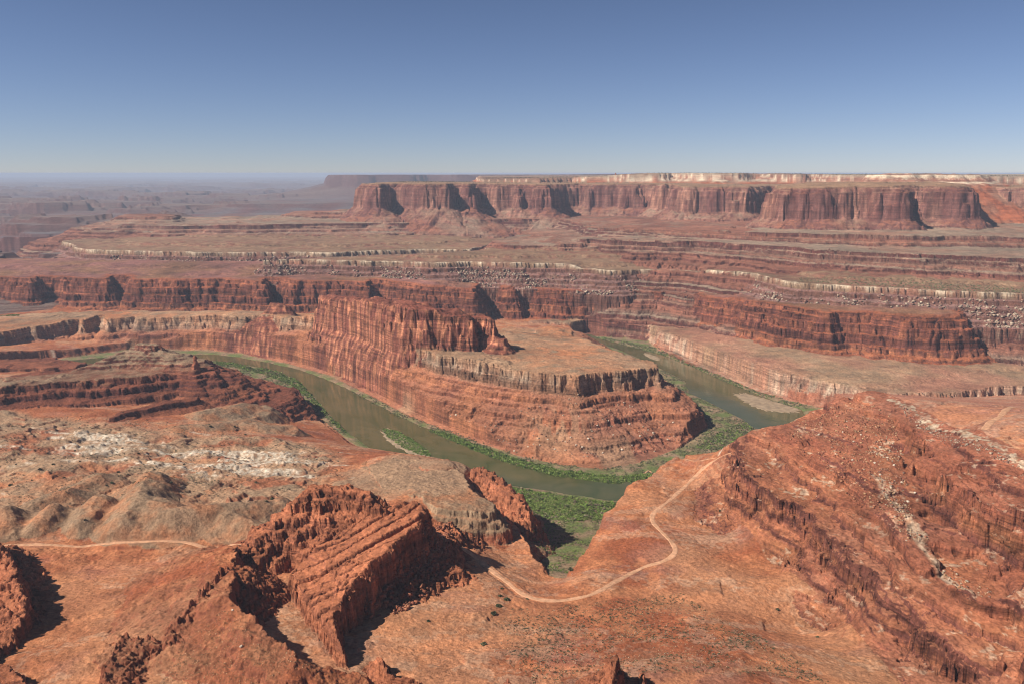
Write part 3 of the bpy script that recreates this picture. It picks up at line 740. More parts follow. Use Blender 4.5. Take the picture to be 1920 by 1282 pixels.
# ------------------------------------------------------------------ ground lookups and graded roads
def ground_v(x, y):
    x = np.asarray(x, float); y = np.asarray(y, float)
    r = np.hypot(x, y); a = np.arctan2(x, y)
    i = np.clip(np.searchsorted(rr, r) - 1, 0, NR - 2); j = np.clip(np.searchsorted(az, a) - 1, 0, NA - 2)
    tr = np.clip((r - rr[i]) / (rr[i + 1] - rr[i]), 0, 1); ta = np.clip((a - az[j]) / (az[j + 1] - az[j]), 0, 1)
    return (H[i, j] * (1 - ta) + H[i, j + 1] * ta) * (1 - tr) + (H[i + 1, j] * (1 - ta) + H[i + 1, j + 1] * ta) * tr

def hit(px, py):
    """first ground point on a sight line"""
    u, v = (px - 960) / FPX, (641 - py) / FPX
    dx, dy, dz = u, CP + v * SP, -SP + v * CP
    t = np.exp(np.linspace(math.log(380), math.log(9000), 5000))
    z = CAM_Z + dz * t
    g = ground_v(dx * t, dy * t)
    k = np.argmax(z < g)
    k = k if z[k] < g[k] else len(t) - 1
    return (float(dx * t[k]), float(dy * t[k]), float(g[k]))

def smooth_line(pts, step):
    p = np.array(pts, float)
    for _ in range(3):                                   # corner cutting
        q = np.empty((len(p) * 2 - 2 + 2, p.shape[1])); q[0] = p[0]; q[-1] = p[-1]
        q[1:-1:2] = p[:-1] * .75 + p[1:] * .25
        q[2:-1:2] = (p[:-1] * .25 + p[1:] * .75)[:len(q[2:-1:2])]
        p = q
    L = np.concatenate([[0], np.cumsum(np.hypot(*(p[1:, :2] - p[:-1, :2]).T))])
    s_ = np.arange(0, L[-1], step)
    return np.stack([np.interp(s_, L, p[:, k]) for k in range(p.shape[1])], 1)

ROADS = [
    ('dirt_road', [(1372, 843), (1340, 861), (1310, 886), (1280, 915), (1243, 948), (1222, 964), (1223, 979), (1243, 999), (1264, 1020), (1268, 1036), (1248, 1051), (1200, 1064), (1160, 1086), (1120, 1112), (1080, 1123), (1040, 1126),
                   (1000, 1121), (970, 1108), (945, 1086), (900, 1050), (864, 1018)], 7.2),
    ('dirt_road', [(8, 1022), (100, 1019), (200, 1016), (300, 1013), (370, 1017), (452, 1020)], 7.0),
    ('dirt_road', [(1205, 890), (1222, 876), (1270, 864), (1345, 853)], 3.6),
    ('dirt_road', [(1846, 806), (1858, 790), (1885, 776), (1935, 764)], 9.0),
]
ROAD_LINES = []
for nm, pts, wd in ROADS:
    ln = smooth_line([hit(*p) for p in pts], 2.0)
    z = ground_v(ln[:, 0], ln[:, 1])
    ker = np.ones(25) / 25
    z = np.convolve(np.pad(z, 12, mode='edge'), ker, mode='valid')
    ln[:, 2] = z
    sl = ln[::3]
    w = window(bbox_mask([tuple(q) for q in sl], 30))
    fs = fine_win(w)
    d, zz, _, _, _ = seg_dist([tuple(q) for q in sl], False, X[fs], Y[fs])
    k = sstep(wd * .5 + 8, wd * .5 + 2.0, d)
    H[fs] = H[fs] * (1 - k) + zz * k
    ROAD_LINES.append((nm, ln, wd))

# ------------------------------------------------------------------ ground colours: rock and soil types by bed, cover and outcrop, some painted shade
gr = np.gradient(H, axis=0) / drr[:, None].astype(F)
ga_ = np.gradient(H, axis=1) / (np.gradient(az)[None, :] * rr[:, None]).astype(F)
SLP = np.sqrt(gr * gr + ga_ * ga_)
del gr, ga_
def c3(*c):
    return np.array(c, F)
C = np.zeros(X.shape + (3,), F)
def mix(a, b, t):
    return a + (b - a) * t[..., None]
nA = fbm(X, Y, 260, 5, 201, 0.55, SPC)
nB = fbm(X, Y, 45, 5, 211, 0.6, SPC)
nC = fbm(X, Y, 9, 4, 221, 0.6, SPC)
zb = H + 3 * nA + 1.2 * nB
band = fbm(zb, zb * 0 + 3.3, 9, 3, 301, 0.7)
bandw = fbm(zb, zb * 0 + 7.3, 34, 2, 311, 0.5)
streak = fbm(X, Y, 22, 3, 321, 0.6, SPC)           # varnish streaks run straight down the faces
steep = sstep(0.45, 1.2, SLP)
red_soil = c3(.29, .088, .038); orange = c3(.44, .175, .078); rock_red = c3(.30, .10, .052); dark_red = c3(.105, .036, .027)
tan = c3(.34, .20, .115); cream = c3(.60, .47, .33); white = c3(.72, .63, .51); greytan = c3(.25, .165, .10); greygreen = c3(.25, .175, .12); pink = c3(.36, .16, .10); purple = c3(.17, .085, .075)
one = np.ones(X.shape, F)
def fill(m, col):
    C[m] = col[m]
# red valley floor (default)
col = mix(red_soil * 1.0, orange * 1.0, np.clip(0.36 + 0.7 * nA + 0.35 * nB, 0, 1))
col = mix(col, c3(.44, .215, .11), sstep(-.25, .35, fbm(X, Y, 300, 3, 229, .5, SPC)) * (Y < 1000) * .6)
col = mix(col, tan, np.clip(-.15 + 0.8 * fbm(X, Y, 170, 4, 231, 0.5, SPC), 0, 0.28))
sc_b = sstep(25, -10, (sgn)) * 0
col = mix(col, pink * 1.05, (X > 420) * (Y > 1000) * .75)
wv_ = fbm(X + 60 * nB, Y * 1.7 + 60 * nA, 210, 5, 235, .5, SPC, ridged=True)
col = mix(col, cream * .9, sstep(1.05, 1.4, wv_ + .3 * nC + .15 * nA) * 0.2)
col = mix(col, purple * 1.5, sstep(.3, .7, fbm(X, Y * 1.5, 110, 4, 237, .5, SPC)) * .22)
col = mix(col, mix(mix(tan * 1.08, greytan * 1.2, np.clip(.35 + nB, 0, 1)), red_soil, sstep(.1, .7, fbm(X, Y, 120, 4, 239, .55, SPC)) * .8), LMK)
col = mix(col, rock_red * 0.8, steep * 0.7)
C[...] = col
col = mix(col, orange * 1.15, WASH * np.clip(.3 + .8 * nB, 0, .5))
C[...] = col
# cutler-like ledgy red rock
def redrock(lightness=0.0):
    c = mix(dark_red, rock_red, np.clip(0.55 + 0.55 * band + 0.3 * bandw + lightness, 0, 1))
    c = mix(c, orange, np.clip(0.9 * bandw - 0.1 + 0.3 * nB, 0, 0.7))
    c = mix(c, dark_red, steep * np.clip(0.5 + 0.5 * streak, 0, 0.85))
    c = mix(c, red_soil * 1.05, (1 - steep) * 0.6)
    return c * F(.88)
rr1 = redrock(0.1)
m = (REG == SCARP)
rs_ = mix(mix(rock_red, orange, np.clip(.3 + .6 * bandw + .4 * nB, 0, 1)), dark_red, np.clip(steep * np.clip(.62 + .6 * band, 0, .9) + .25 * np.clip(band, 0, 1), 0, .9))  # steep faces coloured dark to stand in for the shade of their cracks
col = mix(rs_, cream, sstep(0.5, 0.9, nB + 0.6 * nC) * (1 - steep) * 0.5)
col = mix(col, pink * .9, np.clip(0.1 + 0.5 * nA, 0, 0.4) * (1 - steep))
gl_ = [P(*q) for q in [(1640, 905, 208), (1690, 960, 205), (1715, 1015, 202), (1755, 1060, 203), (1790, 1085, 204), (1850, 1108, 206), (1890, 1120, 210)]]
w_ = window(bbox_mask(gl_, 60)); fs = fine_win(w_)
dg_ = seg_dist(gl_, False, X[fs] + 5 * nB[fs], Y[fs] + 5 * nC[fs])[0]
col[fs] = mix(col[fs], mix(cream * .85, tan, np.clip(.4 + nC[fs], 0, 1)), sstep(8, 2, dg_ + 5 * nB[fs]) * .75)
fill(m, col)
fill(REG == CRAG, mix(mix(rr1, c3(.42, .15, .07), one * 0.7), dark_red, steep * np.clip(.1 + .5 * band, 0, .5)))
fill(REG == HILL, mix(mix(mix(red_soil, orange, np.clip(.2 + nB, 0, .6)), rock_red * .8, steep), greytan, np.clip(0.05 + nA * .5, 0, .35) * (1 - steep)))
drip = fbm(X, Y, 11, 3, 323, .6, SPC)
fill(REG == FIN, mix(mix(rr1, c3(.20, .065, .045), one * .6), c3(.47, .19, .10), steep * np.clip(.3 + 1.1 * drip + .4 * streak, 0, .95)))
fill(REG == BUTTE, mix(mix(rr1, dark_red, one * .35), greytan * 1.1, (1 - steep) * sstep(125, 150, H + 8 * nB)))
# walls
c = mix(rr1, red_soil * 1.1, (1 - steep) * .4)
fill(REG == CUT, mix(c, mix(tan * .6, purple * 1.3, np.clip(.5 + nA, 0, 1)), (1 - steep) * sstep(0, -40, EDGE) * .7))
# headland: pale cap, red apron
top = sstep(6, -4, EDGE)
c = mix(mix(rr1, pink, (1 - steep) * .6), orange, np.clip(nA * .6 + .2, 0, .6))
cap = sstep(28, 6, EDGE + 8 * nB)
c = mix(c, mix(tan * .85, cream * .75, np.clip(.35 + .5 * band + .4 * nB, 0, 1)), cap * np.clip(.62 + .25 * nB, .2, .85))
c = mix(c, mix(mix(tan, orange, np.clip(.3 + .8 * nA, 0, 1)), greytan, np.clip(nB, 0, 1)), top)
fan = sstep(.35, .6, fbm(X * 1.0, Y * 0.5, 160, 3, 241, .5, SPC)) * sstep(45, 10, H) 
fx, fy, _ = P(1045, 815, 30)
fan = np.maximum(fan, np.exp(-(((X - fx) / 75) ** 2 + ((Y - fy) / 75) ** 2)) * sstep(.1, .5, .5 + fbm(X, Y * .3, 30, 3, 243, .5, SPC)))
c = mix(c, tan * .95, fan * .75)
fill(REG == PENIN, c)
c = mix(rr1, pink, one * .35)
c = mix(c, mix(pink, cream * .9, np.clip(.5 + .4 * streak + .4 * band, 0, 1)), cap * .7)
c = mix(c, mix(mix(tan * .95, greytan, np.clip(.35 + nB, 0, .8)), pink * .9, np.clip(.3 + .9 * nA, 0, .9)), top)
fill(REG == LOWB, c)
# pale rim bench
c = mix(mix(tan * .62, pink * .62, np.clip(.5 + nA, 0, 1)), greytan * .85, np.clip(.3 + nB, 0, .7))
c = mix(c, cream * .95, sstep(5, 1.5, np.abs(EDGE + 2)) * np.clip(.55 + 1.1 * nB, .1, .95))
bould = sstep(.15, .5, fbm(X, Y, 9, 2, 251, .7)) * sstep(8, 20, EDGE) * sstep(-.2, .35, nA)
c = mix(c, mix(purple * 1.4, dark_red, steep), sstep(2, 12, EDGE) * .75)
c = mix(c, cream * .8, bould * .3)
c = mix(c, tan * .8, sstep(-12, -60, EDGE) * np.clip(.3 + nB, 0, .6))
fill(REG == RIM, c)
c = mix(mix(c3(.215, .088, .055), greygreen, np.clip(.15 + 1.1 * bandw + .9 * band + .5 * sstep(275, 330, H), 0, 1)), dark_red * .9, steep * np.clip(.7 + band, 0, 1))
c = mix(c, pink * .9, np.clip(.1 + .7 * nA, 0, .5) * (1 - steep))
fill(REG == SLOPE, c)
wall = mix(mix(c3(.165, .07, .055), c3(.36, .175, .115), np.clip(.25 + .9 * nA + .35 * streak, 0, 1)), dark_red, np.clip(.25 - .5 * streak - .5 * nB + .5 * sstep(500, 525, H), 0, .8))
c = mix(mix(c3(.25, .10, .06), greygreen, np.clip(.3 + .8 * nA, 0, .8)), wall, steep)
c = mix(c, tan * .8, top)
fill(REG == WING, c)
c = mix(mix(pink * .8, cream, np.clip(.45 + 1.3 * band + .5 * nB, 0, 1)), greygreen * .7, top * np.clip(.6 + .8 * nB, 0, 1))
c = mix(c, greygreen * .5, sstep(.2, .4, nC) * (1 - steep) * .7)
c = mix(c, mix(red_soil * 1.15, greygreen, np.clip(.2 + .8 * nA, 0, .8)), sstep(552, 535, H + 6 * nB))
fill(REG == NAV, c)
c = mix(mix(purple * .9, c3(.14, .12, .12), np.clip(.6 + nA, 0, 1)), mix(tan * .7, greygreen * .8, np.clip(.5 + nB, 0, 1)), np.clip(.2 + .5 * n1, 0, .6))
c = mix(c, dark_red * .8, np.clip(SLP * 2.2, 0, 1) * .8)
fill(REG == FARM, c)
c = mix(mix(greytan * .95, tan * .85, np.clip(.4 + .8 * nA, 0, 1)), orange * .85, np.clip(.25 + .7 * nB, 0, .7))
c = mix(c, mix(mix(greytan * 1.1, tan * .7, np.clip(.5 + band, 0, 1)), mix(rock_red, dark_red, np.clip(band + .3, 0, 1)), sstep(112, 106, H + 3 * nB)), sstep(.7, 1.4, SLP) * (X > -330))
fill(REG == MUD, c)
dx_, dy_, _ = P(775, 888, 122)
k_ = sstep(150, 95, np.hypot(X - dx_, Y - dy_) + 25 * nB) * np.isin(REG, (FLOOR, MUD)) * (1 - sstep(.6, 1.0, SLP))
C[...] = mix(C, mix(tan * 1.0, greytan * 1.15, np.clip(.45 + .8 * nB, 0, 1)), k_ * .8)
# pale rim rock along the crest of the near escarpment
cr_ = [P(*q) for q in [(1672, 752, 236), (1740, 789, 243), (1800, 816, 250), (1900, 854, 262), (1980, 886, 271)]]
w_ = window(bbox_mask(cr_, 60)); fs = fine_win(w_)
d_ = seg_dist(cr_, False, X[fs], Y[fs])[0]
k_ = sstep(7, 2.5, d_ + 8 * nB[fs] + 6 * nC[fs])
C[fs] = mix(C[fs], mix(cream * .9, tan * .9, np.clip(.3 + 1.2 * nC[fs], 0, 1)), k_ * .8)
c = mix(mix(greytan, c3(.13, .15, .05), np.clip(.5 + nB, 0, 1)), tan, sstep(14, 2, np.abs(CORR_SD)) * .3)
fill(REG == VALE, c)
# white sandstone ledges on the left
wx, wy, _ = P(430, 870, 100)
wl_ = np.exp(-(((X - wx) / 210) ** 2 + ((Y - wy) / 130) ** 2) ** 1.2)
wl_ = np.maximum(wl_, 0.9 * np.exp(-(((X - P(180, 830, 105)[0]) / 230) ** 2 + ((Y - P(180, 830, 105)[1]) / 110) ** 2)))
wm = sstep(.32, .56, wl_ * .6 + .4 * fbm(X * .55, Y * 1.9, 90, 5, 261, .62, SPC) + .16 * np.minimum(SLP, 1.6) - .12) * np.isin(REG, (FLOOR,))
C[...] = mix(C, mix(c3(.60, .50, .38), tan, np.clip(.3 + nC, 0, 1)), wm * .9)

BEDK = np.array([.15, .95, .85, .9, .9, .9, 1, .6, .9, .6, .8, .5, .9, .4, .05, 0], F)
BED = BEDK[REG]
BED = np.ascontiguousarray(blur_(BED, 7))

# ------------------------------------------------------------------ shared helpers for scene objects
def props(o, label=None, cat=None, group=None, kind=None):
    for k, v in (('label', label), ('category', cat), ('group', group), ('kind', kind)):
        if v:
            o[k] = v
    return o

def rock_material(name):
    """bedded rock: vertex rock type, flat-lying beds by elevation, streaks down the faces, grit"""
    m = bpy.data.materials.new(name)
    m.use_nodes = True
    nt = m.node_tree; n = nt.nodes; l = nt.links
    b = n['Principled BSDF']
    b.inputs['Roughness'].default_value = 0.95
    b.inputs['Specular IOR Level'].default_value = 0.12
    at = n.new('ShaderNodeAttribute'); at.attribute_name = 'rock'
    bd = n.new('ShaderNodeAttribute'); bd.attribute_name = 'bed'
    ge = n.new('ShaderNodeNewGeometry')
    def noise(scale, detail, rough, dist=0.0):
        mp = n.new('ShaderNodeVectorMath'); mp.operation = 'MULTIPLY'
        mp.inputs[1].default_value = scale
        l.new(ge.outputs['Position'], mp.inputs[0])
        t_ = n.new('ShaderNodeTexNoise'); t_.inputs['Scale'].default_value = 1.0
        t_.inputs['Detail'].default_value = detail; t_.inputs['Roughness'].default_value = rough; t_.inputs['Distortion'].default_value = dist
        l.new(mp.outputs[0], t_.inputs['Vector'])
        return t_.outputs['Fac']
    def mth(op, a, b_, c_=None):
        q = n.new('ShaderNodeMath'); q.operation = op
        for k, v in enumerate((a, b_, c_)):
            if v is None:
                continue
            if isinstance(v, (int, float)):
                q.inputs[k].default_value = v
            else:
                l.new(v, q.inputs[k])
        return q.outputs[0]
    def rng(v, a, b_, c_, d_):
        q = n.new('ShaderNodeMapRange')
        for k, x_ in zip(('From Min', 'From Max', 'To Min', 'To Max'), (a, b_, c_, d_)):
            q.inputs[k].default_value = x_
        l.new(v, q.inputs['Value'])
        return q.outputs[0]
    band_f = noise((.006, .006, .19), 5, .7)
    band_c = noise((.003, .003, .062), 5, .62)
    band_h = noise((.02, .02, .6), 4, .7)
    band = mth('ADD', mth('ADD', mth('MULTIPLY', band_f, .4), mth('MULTIPLY', band_c, .38)), mth('MULTIPLY', band_h, .22))
    streak = noise((.075, .075, .008), 5, .65)
    grit = noise((.23, .23, .23), 8, .68)
    patch = noise((.03, .03, .03), 6, .65)
    sx = n.new('ShaderNodeSeparateXYZ'); l.new(ge.outputs['Normal'], sx.inputs[0])
    steep_ = rng(sx.outputs['Z'], .9, .55, 0, 1)
    bs = mth('MULTIPLY', bd.outputs['Fac'], rng(steep_, 0, 1, .6, 1))
    bandv = mth('ADD', 1.0, mth('MULTIPLY', bs, rng(band, .37, .63, -.78, .66)))
    steep2 = rng(sx.outputs['Z'], .72, .4, 0, 1)
    strv = mth('ADD', 1.0, mth('MULTIPLY', mth('MULTIPLY', bd.outputs['Fac'], steep2), rng(streak, .32, .68, -.52, .5)))
    gritv = mth('MULTIPLY', rng(grit, .28, .72, .52, 1.46), rng(patch, .3, .7, .72, 1.26))
    k = mth('MULTIPLY', mth('MULTIPLY', bandv, strv), gritv)
    mul = n.new('ShaderNodeVectorMath'); mul.operation = 'SCALE'
    l.new(at.outputs['Color'], mul.inputs[0]); l.new(k, mul.inputs['Scale'])
    l.new(mul.outputs[0], b.inputs['Base Color'])
    hgt = mth('ADD', mth('MULTIPLY', grit, 2.6), mth('MULTIPLY', bs, mth('ADD', mth('MULTIPLY', band, 9.0), mth('MULTIPLY', streak, 3.5))))
    bp = n.new('ShaderNodeBump'); bp.inputs['Strength'].default_value = 0.9; bp.inputs['Distance'].default_value = 1.0
    l.new(hgt, bp.inputs['Height']); l.new(bp.outputs[0], b.inputs['Normal'])
    return m
ROCK = rock_material('bedded_rock')

def grid_object(name, mask_f, kind='structure'):
    ii, jj = np.where(mask_f)
    if len(ii) == 0:
        return None
    v = np.stack([ii * NA + jj, ii * NA + jj + 1, (ii + 1) * NA + jj + 1, (ii + 1) * NA + jj], 1)
    used, inv = np.unique(v.reshape(-1), return_inverse=True)
    me = bpy.data.meshes.new(name)
    me.vertices.add(len(used))
    co = np.empty((len(used), 3), F)
    co[:, 0] = X.reshape(-1)[used]; co[:, 1] = Y.reshape(-1)[used]; co[:, 2] = H.reshape(-1)[used]
    me.vertices.foreach_set('co', co.reshape(-1))
    nf = len(ii)
    me.loops.add(nf * 4); me.polygons.add(nf)
    vv = inv.reshape(-1, 4)[:, ::-1].astype(np.int32)
    me.loops.foreach_set('vertex_index', np.ascontiguousarray(vv).reshape(-1))
    me.polygons.foreach_set('loop_start', (np.arange(nf) * 4).astype(np.int32))
    me.update(calc_edges=True)
    a = me.attributes.new('rock', 'FLOAT_COLOR', 'POINT')
    cc = np.ones((len(used), 4), F); cc[:, :3] = np.clip(C.reshape(-1, 3)[used], 0.01, 0.9)
    a.data.foreach_set('color', cc.reshape(-1))
    a = me.attributes.new('bed', 'FLOAT', 'POINT')
    a.data.foreach_set('value', np.ascontiguousarray(BED.reshape(-1)[used]))
    me.polygons.foreach_set('use_smooth', np.ones(nf, bool))
    me.materials.append(ROCK)
    o = bpy.data.objects.new(name, me)
    COL.objects.link(o)
    o['kind'] = kind
    return o

FR = REG[:-1, :-1]
for name, ids in (('canyon_floor', (FLOOR, VALE)), ('escarpment', (SCARP,)), ('headland', (PENIN,)), ('rock_fin', (FIN,)), ('butte', (BUTTE,)), ('low_bench', (LOWB,)),
                  ('red_cliffs', (CUT,)), ('rim_bench', (RIM,)), ('ledge_slopes', (SLOPE,)), ('mesa', (WING,)), ('upper_plateau', (NAV,)), ('far_plain', (FARM,)), ('crag', (CRAG,)),
                  ('hill', (HILL,)), ('mudstone_hills', (MUD,))):
    grid_object(name, np.isin(FR, ids))

# ------------------------------------------------------------------ river
wm_ = bpy.data.materials.new('river_water')
wm_.use_nodes = True
n = wm_.node_tree.nodes; l = wm_.node_tree.links
b = n['Principled BSDF']
b.inputs['Base Color'].default_value = (.070, .069, .024, 1)
b.inputs['Roughness'].default_value = .09
b.inputs['IOR'].default_value = 1.33
b.inputs['Specular IOR Level'].default_value = .5
tc = n.new('ShaderNodeTexCoord')
nz = n.new('ShaderNodeTexNoise'); nz.inputs['Scale'].default_value = .08; nz.inputs['Detail'].default_value = 6
l.new(tc.outputs['Object'], nz.inputs['Vector'])
nz2 = n.new('ShaderNodeTexNoise'); nz2.inputs['Scale'].default_value = .011; nz2.inputs['Detail'].default_value = 7; nz2.inputs['Distortion'].default_value = 1.2
l.new(tc.outputs['Object'], nz2.inputs['Vector'])
rw = n.new('ShaderNodeValToRGB'); rw.color_ramp.elements[0].position = .35; rw.color_ramp.elements[0].color = (.054, .064, .02, 1); rw.color_ramp.elements[1].position = .68; rw.color_ramp.elements[1].color = (.096, .086, .036, 1)
l.new(nz2.outputs['Fac'], rw.inputs[0]); l.new(rw.outputs[0], b.inputs['Base Color'])
bp = n.new('ShaderNodeBump'); bp.inputs['Strength'].default_value = .3; bp.inputs['Distance'].default_value = .5
l.new(nz.outputs['Fac'], bp.inputs['Height']); l.new(bp.outputs[0], b.inputs['Normal'])
me = bpy.data.meshes.new('river')
xs = [p[0] for p in RIVL]; ys = [p[1] for p in RIVL]
x0, x1, y0, y1 = min(xs) - 30, max(xs) + 60, min(ys) - 40, max(ys) + 40
me.from_pydata([(x0, y0, 0), (x1, y0, 0), (x1, y1, 0), (x0, y1, 0)], [], [(0, 1, 2, 3)])
me.materials.append(wm_)
river = bpy.data.objects.new('river', me); COL.objects.link(river)
river['kind'] = 'structure'
print('GRID', NR, NA, 'H', H.min(), H.max())

# ------------------------------------------------------------------ simple materials
def plain_material(name, color, rough=.9, noise_scale=.5, var=.35, bump=.3, attr=None):
    m = bpy.data.materials.new(name); m.use_nodes = True
    n = m.node_tree.nodes; l = m.node_tree.links
    b = n['Principled BSDF']; b.inputs['Roughness'].default_value = rough; b.inputs['Specular IOR Level'].default_value = .15
    g = n.new('ShaderNodeNewGeometry')
    t_ = n.new('ShaderNodeTexNoise'); t_.inputs['Scale'].default_value = noise_scale; t_.inputs['Detail'].default_value = 6; t_.inputs['Roughness'].default_value = .65
    l.new(g.outputs['Position'], t_.inputs['Vector'])
    mr = n.new('ShaderNodeMapRange'); mr.inputs['From Min'].default_value = .3; mr.inputs['From Max'].default_value = .7
    mr.inputs['To Min'].default_value = 1 - var; mr.inputs['To Max'].default_value = 1 + var
    l.new(t_.outputs['Fac'], mr.inputs['Value'])
    mul = n.new('ShaderNodeVectorMath'); mul.operation = 'SCALE'
    if attr:
        a = n.new('ShaderNodeAttribute'); a.attribute_name = attr; l.new(a.outputs['Color'], mul.inputs[0])
    else:
        mul.inputs[0].default_value = color
    l.new(mr.outputs[0], mul.inputs['Scale']); l.new(mul.outputs[0], b.inputs['Base Color'])
    if bump:
        bp = n.new('ShaderNodeBump'); bp.inputs['Strength'].default_value = .8; bp.inputs['Distance'].default_value = bump
        l.new(t_.outputs['Fac'], bp.inputs['Height']); l.new(bp.outputs[0], b.inputs['Normal'])
    return m

def raw_mesh(name, co, faces, mat, col=None, parent=None):
    """mesh from arrays; faces is an (n, k) array"""
    me = bpy.data.meshes.new(name)
    k = faces.shape[1]; nf = len(faces)
    me.vertices.add(len(co)); me.vertices.foreach_set('co', np.ascontiguousarray(co, dtype=F).reshape(-1))
    me.loops.add(nf * k); me.polygons.add(nf)
    me.loops.foreach_set('vertex_index', np.ascontiguousarray(faces, dtype=np.int32).reshape(-1))
    me.polygons.foreach_set('loop_start', (np.arange(nf) * k).astype(np.int32))
    me.update(calc_edges=True)
    if col is not None:
        a = me.attributes.new('tint', 'FLOAT_COLOR', 'POINT')
        cc = np.ones((len(co), 4), F); cc[:, :3] = col
        a.data.foreach_set('color', cc.reshape(-1))
    me.materials.append(mat)
    o = bpy.data.objects.new(name, me); COL.objects.link(o)
    if parent:
        o.parent = parent
    return o

# ------------------------------------------------------------------ roads
ROADM = plain_material('packed_dirt', (.50, .265, .15), .95, .16, .35, .15)
for nm, ln, wd in ROAD_LINES:
    tdir = np.gradient(ln[:, :2], axis=0); tdir /= np.linalg.norm(tdir, axis=1)[:, None] + 1e-9
    nrm = np.stack([-tdir[:, 1], tdir[:, 0]], 1)
    wv = wd * (.5 + .07 * np.sin(np.arange(len(ln)) * .11) + .06 * np.sin(np.arange(len(ln)) * .37))
    offs = (-1, -.82, -.5, -.28, 0, .28, .5, .82, 1); zof = (-.5, .25, .4, .3, .45, .3, .4, .25, -.5)
    co = np.concatenate([np.concatenate([ln[:, :2] + nrm * (wv * o_)[:, None], (ln[:, 2] + z_)[:, None]], 1) for o_, z_ in zip(offs, zof)])
    nL = len(ln); f = []
    for c_ in range(len(offs) - 1):
        a = np.arange(nL - 1) + c_ * nL
        f.append(np.stack([a, a + nL, a + nL + 1, a + 1], 1))
    f = np.concatenate(f)
    f = f[:, ::-1]
    o = raw_mesh(nm, co, f, ROADM); o['kind'] = 'structure'

# ------------------------------------------------------------------ sandbars
SANDM = plain_material('river_sand', (.29, .205, .13), .85, .06, .4, .1)
def sandbar(pts, h):
    p = smooth_line(pts + [pts[0]], 3.0)
    c_ = p[:, :2].mean(0)
    k_ = np.array([1 + .16 * float(perlin(np.array([q[0] / 14]), np.array([q[1] / 14]), 9)[0]) + .08 * float(perlin(np.array([q[0] / 5]), np.array([q[1] / 5]), 10)[0]) for q in p])
    k_[-1] = k_[0]
    p[:, :2] = c_ + (p[:, :2] - c_) * k_[:, None]
    rings = [(1.0, -.8), (.93, .05), (.8, h * .6), (.5, h), (.2, h * 1.05), (.001, h * 1.06)]
    co = np.concatenate([np.concatenate([c_ + (p[:, :2] - c_) * k, np.full((len(p), 1), z)], 1) for k, z in rings])
    n_ = len(p); f = []
    for r_ in range(len(rings) - 1):
        a = np.arange(n_) + r_ * n_; b_ = (np.arange(n_) + 1) % n_ + r_ * n_
        f.append(np.stack([a, b_, b_ + n_, a + n_], 1))
    f = np.concatenate(f)
    ar = np.sum(p[:, 0] * np.roll(p[:, 1], -1) - np.roll(p[:, 0], -1) * p[:, 1])
    if ar < 0:
        f = f[:, ::-1]
    o = raw_mesh('sandbar', co, f, SANDM); o['kind'] = 'structure'
ISLE = [P(q, y, 0) for q, y in [(712, 804), (722, 800), (745, 808), (775, 825), (800, 843), (810, 856), (800, 861), (770, 852), (738, 836), (718, 820)]]
sandbar(ISLE, 1.3)
sandbar([P(q, y, 0) for q, y in [(1372, 736), (1400, 735), (1440, 748), (1480, 760), (1512, 768), (1490, 775), (1440, 773), (1410, 762), (1385, 748)]], .7)
sandbar([P(q, y, 0) for q, y in [(1204, 663), (1214, 661), (1244, 673), (1228, 677)]], .5)

# ------------------------------------------------------------------ scattered plants and stones
def in_poly(poly, x, y):
    ins = np.zeros(x.shape, bool)
    n_ = len(poly)
    for i in range(n_):
        x0, y0 = poly[i][:2]; x1, y1 = poly[(i + 1) % n_][:2]
        if y0 != y1:
            ins ^= ((y0 > y) != (y1 > y)) & (x < (x1 - x0) * (y - y0) / (y1 - y0) + x0)
    return ins

RS = np.random.RandomState(3)
def scatter(poly, n_, thr=None, wl_=40, seed=0):
    p = np.array([q[:2] for q in poly])
    out = np.zeros((0, 2))
    for _ in range(30):
        c_ = RS.uniform(p.min(0), p.max(0), (n_ * 3, 2))
        k = in_poly(poly, c_[:, 0], c_[:, 1])
        if thr is not None:
            k &= _fbm1(c_[:, 0], c_[:, 1], wl_, 3, seed, .5, None, False, 2.0) + RS.uniform(-.25, .25, len(c_)) > thr
        out = np.concatenate([out, c_[k]])
        if len(out) >= n_:
            break
    return out[:n_]

def leafy(name, xy, size, colors, leaves=16, squat=.75, zoff=0):
    """bushes made of many small leaf-clump faces"""
    n_ = len(xy)
    z = ground_v(xy[:, 0], xy[:, 1]) + zoff
    sz = RS.uniform(size[0], size[1], n_)
    k = leaves
    d = RS.normal(size=(n_, k, 3)); d /= np.linalg.norm(d, axis=2)[:, :, None]
    d *= (RS.uniform(.25, 1, (n_, k, 1)) ** .5)
    d[:, :, 2] = np.abs(d[:, :, 2]) * squat + .1
    cen = np.stack([xy[:, 0], xy[:, 1], z], 1)[:, None, :] + d * sz[:, None, None]
    a = RS.normal(size=(n_, k, 3)); a[:, :, 2] *= .6; a /= np.linalg.norm(a, axis=2)[:, :, None]
    b_ = np.cross(a, RS.normal(size=(n_, k, 3))); b_ /= np.linalg.norm(b_, axis=2)[:, :, None] + 1e-6
    ls = (sz[:, None] * RS.uniform(.22, .5, (n_, k)))[:, :, None]
    quad = np.stack([cen - a * ls, cen + b_ * ls * .7, cen + a * ls, cen - b_ * ls * .7], 2).reshape(-1, 3)
    f = np.arange(n_ * k * 4).reshape(-1, 4)
    colors = np.array(colors)
    ci = colors[RS.randint(0, len(colors), n_)] * RS.uniform(.75, 1.3, (n_, 1))
    col = np.repeat(ci, k * 4, axis=0) * np.repeat(RS.uniform(.7, 1.35, (n_ * k, 1)), 4, axis=0)
    return quad, f, col

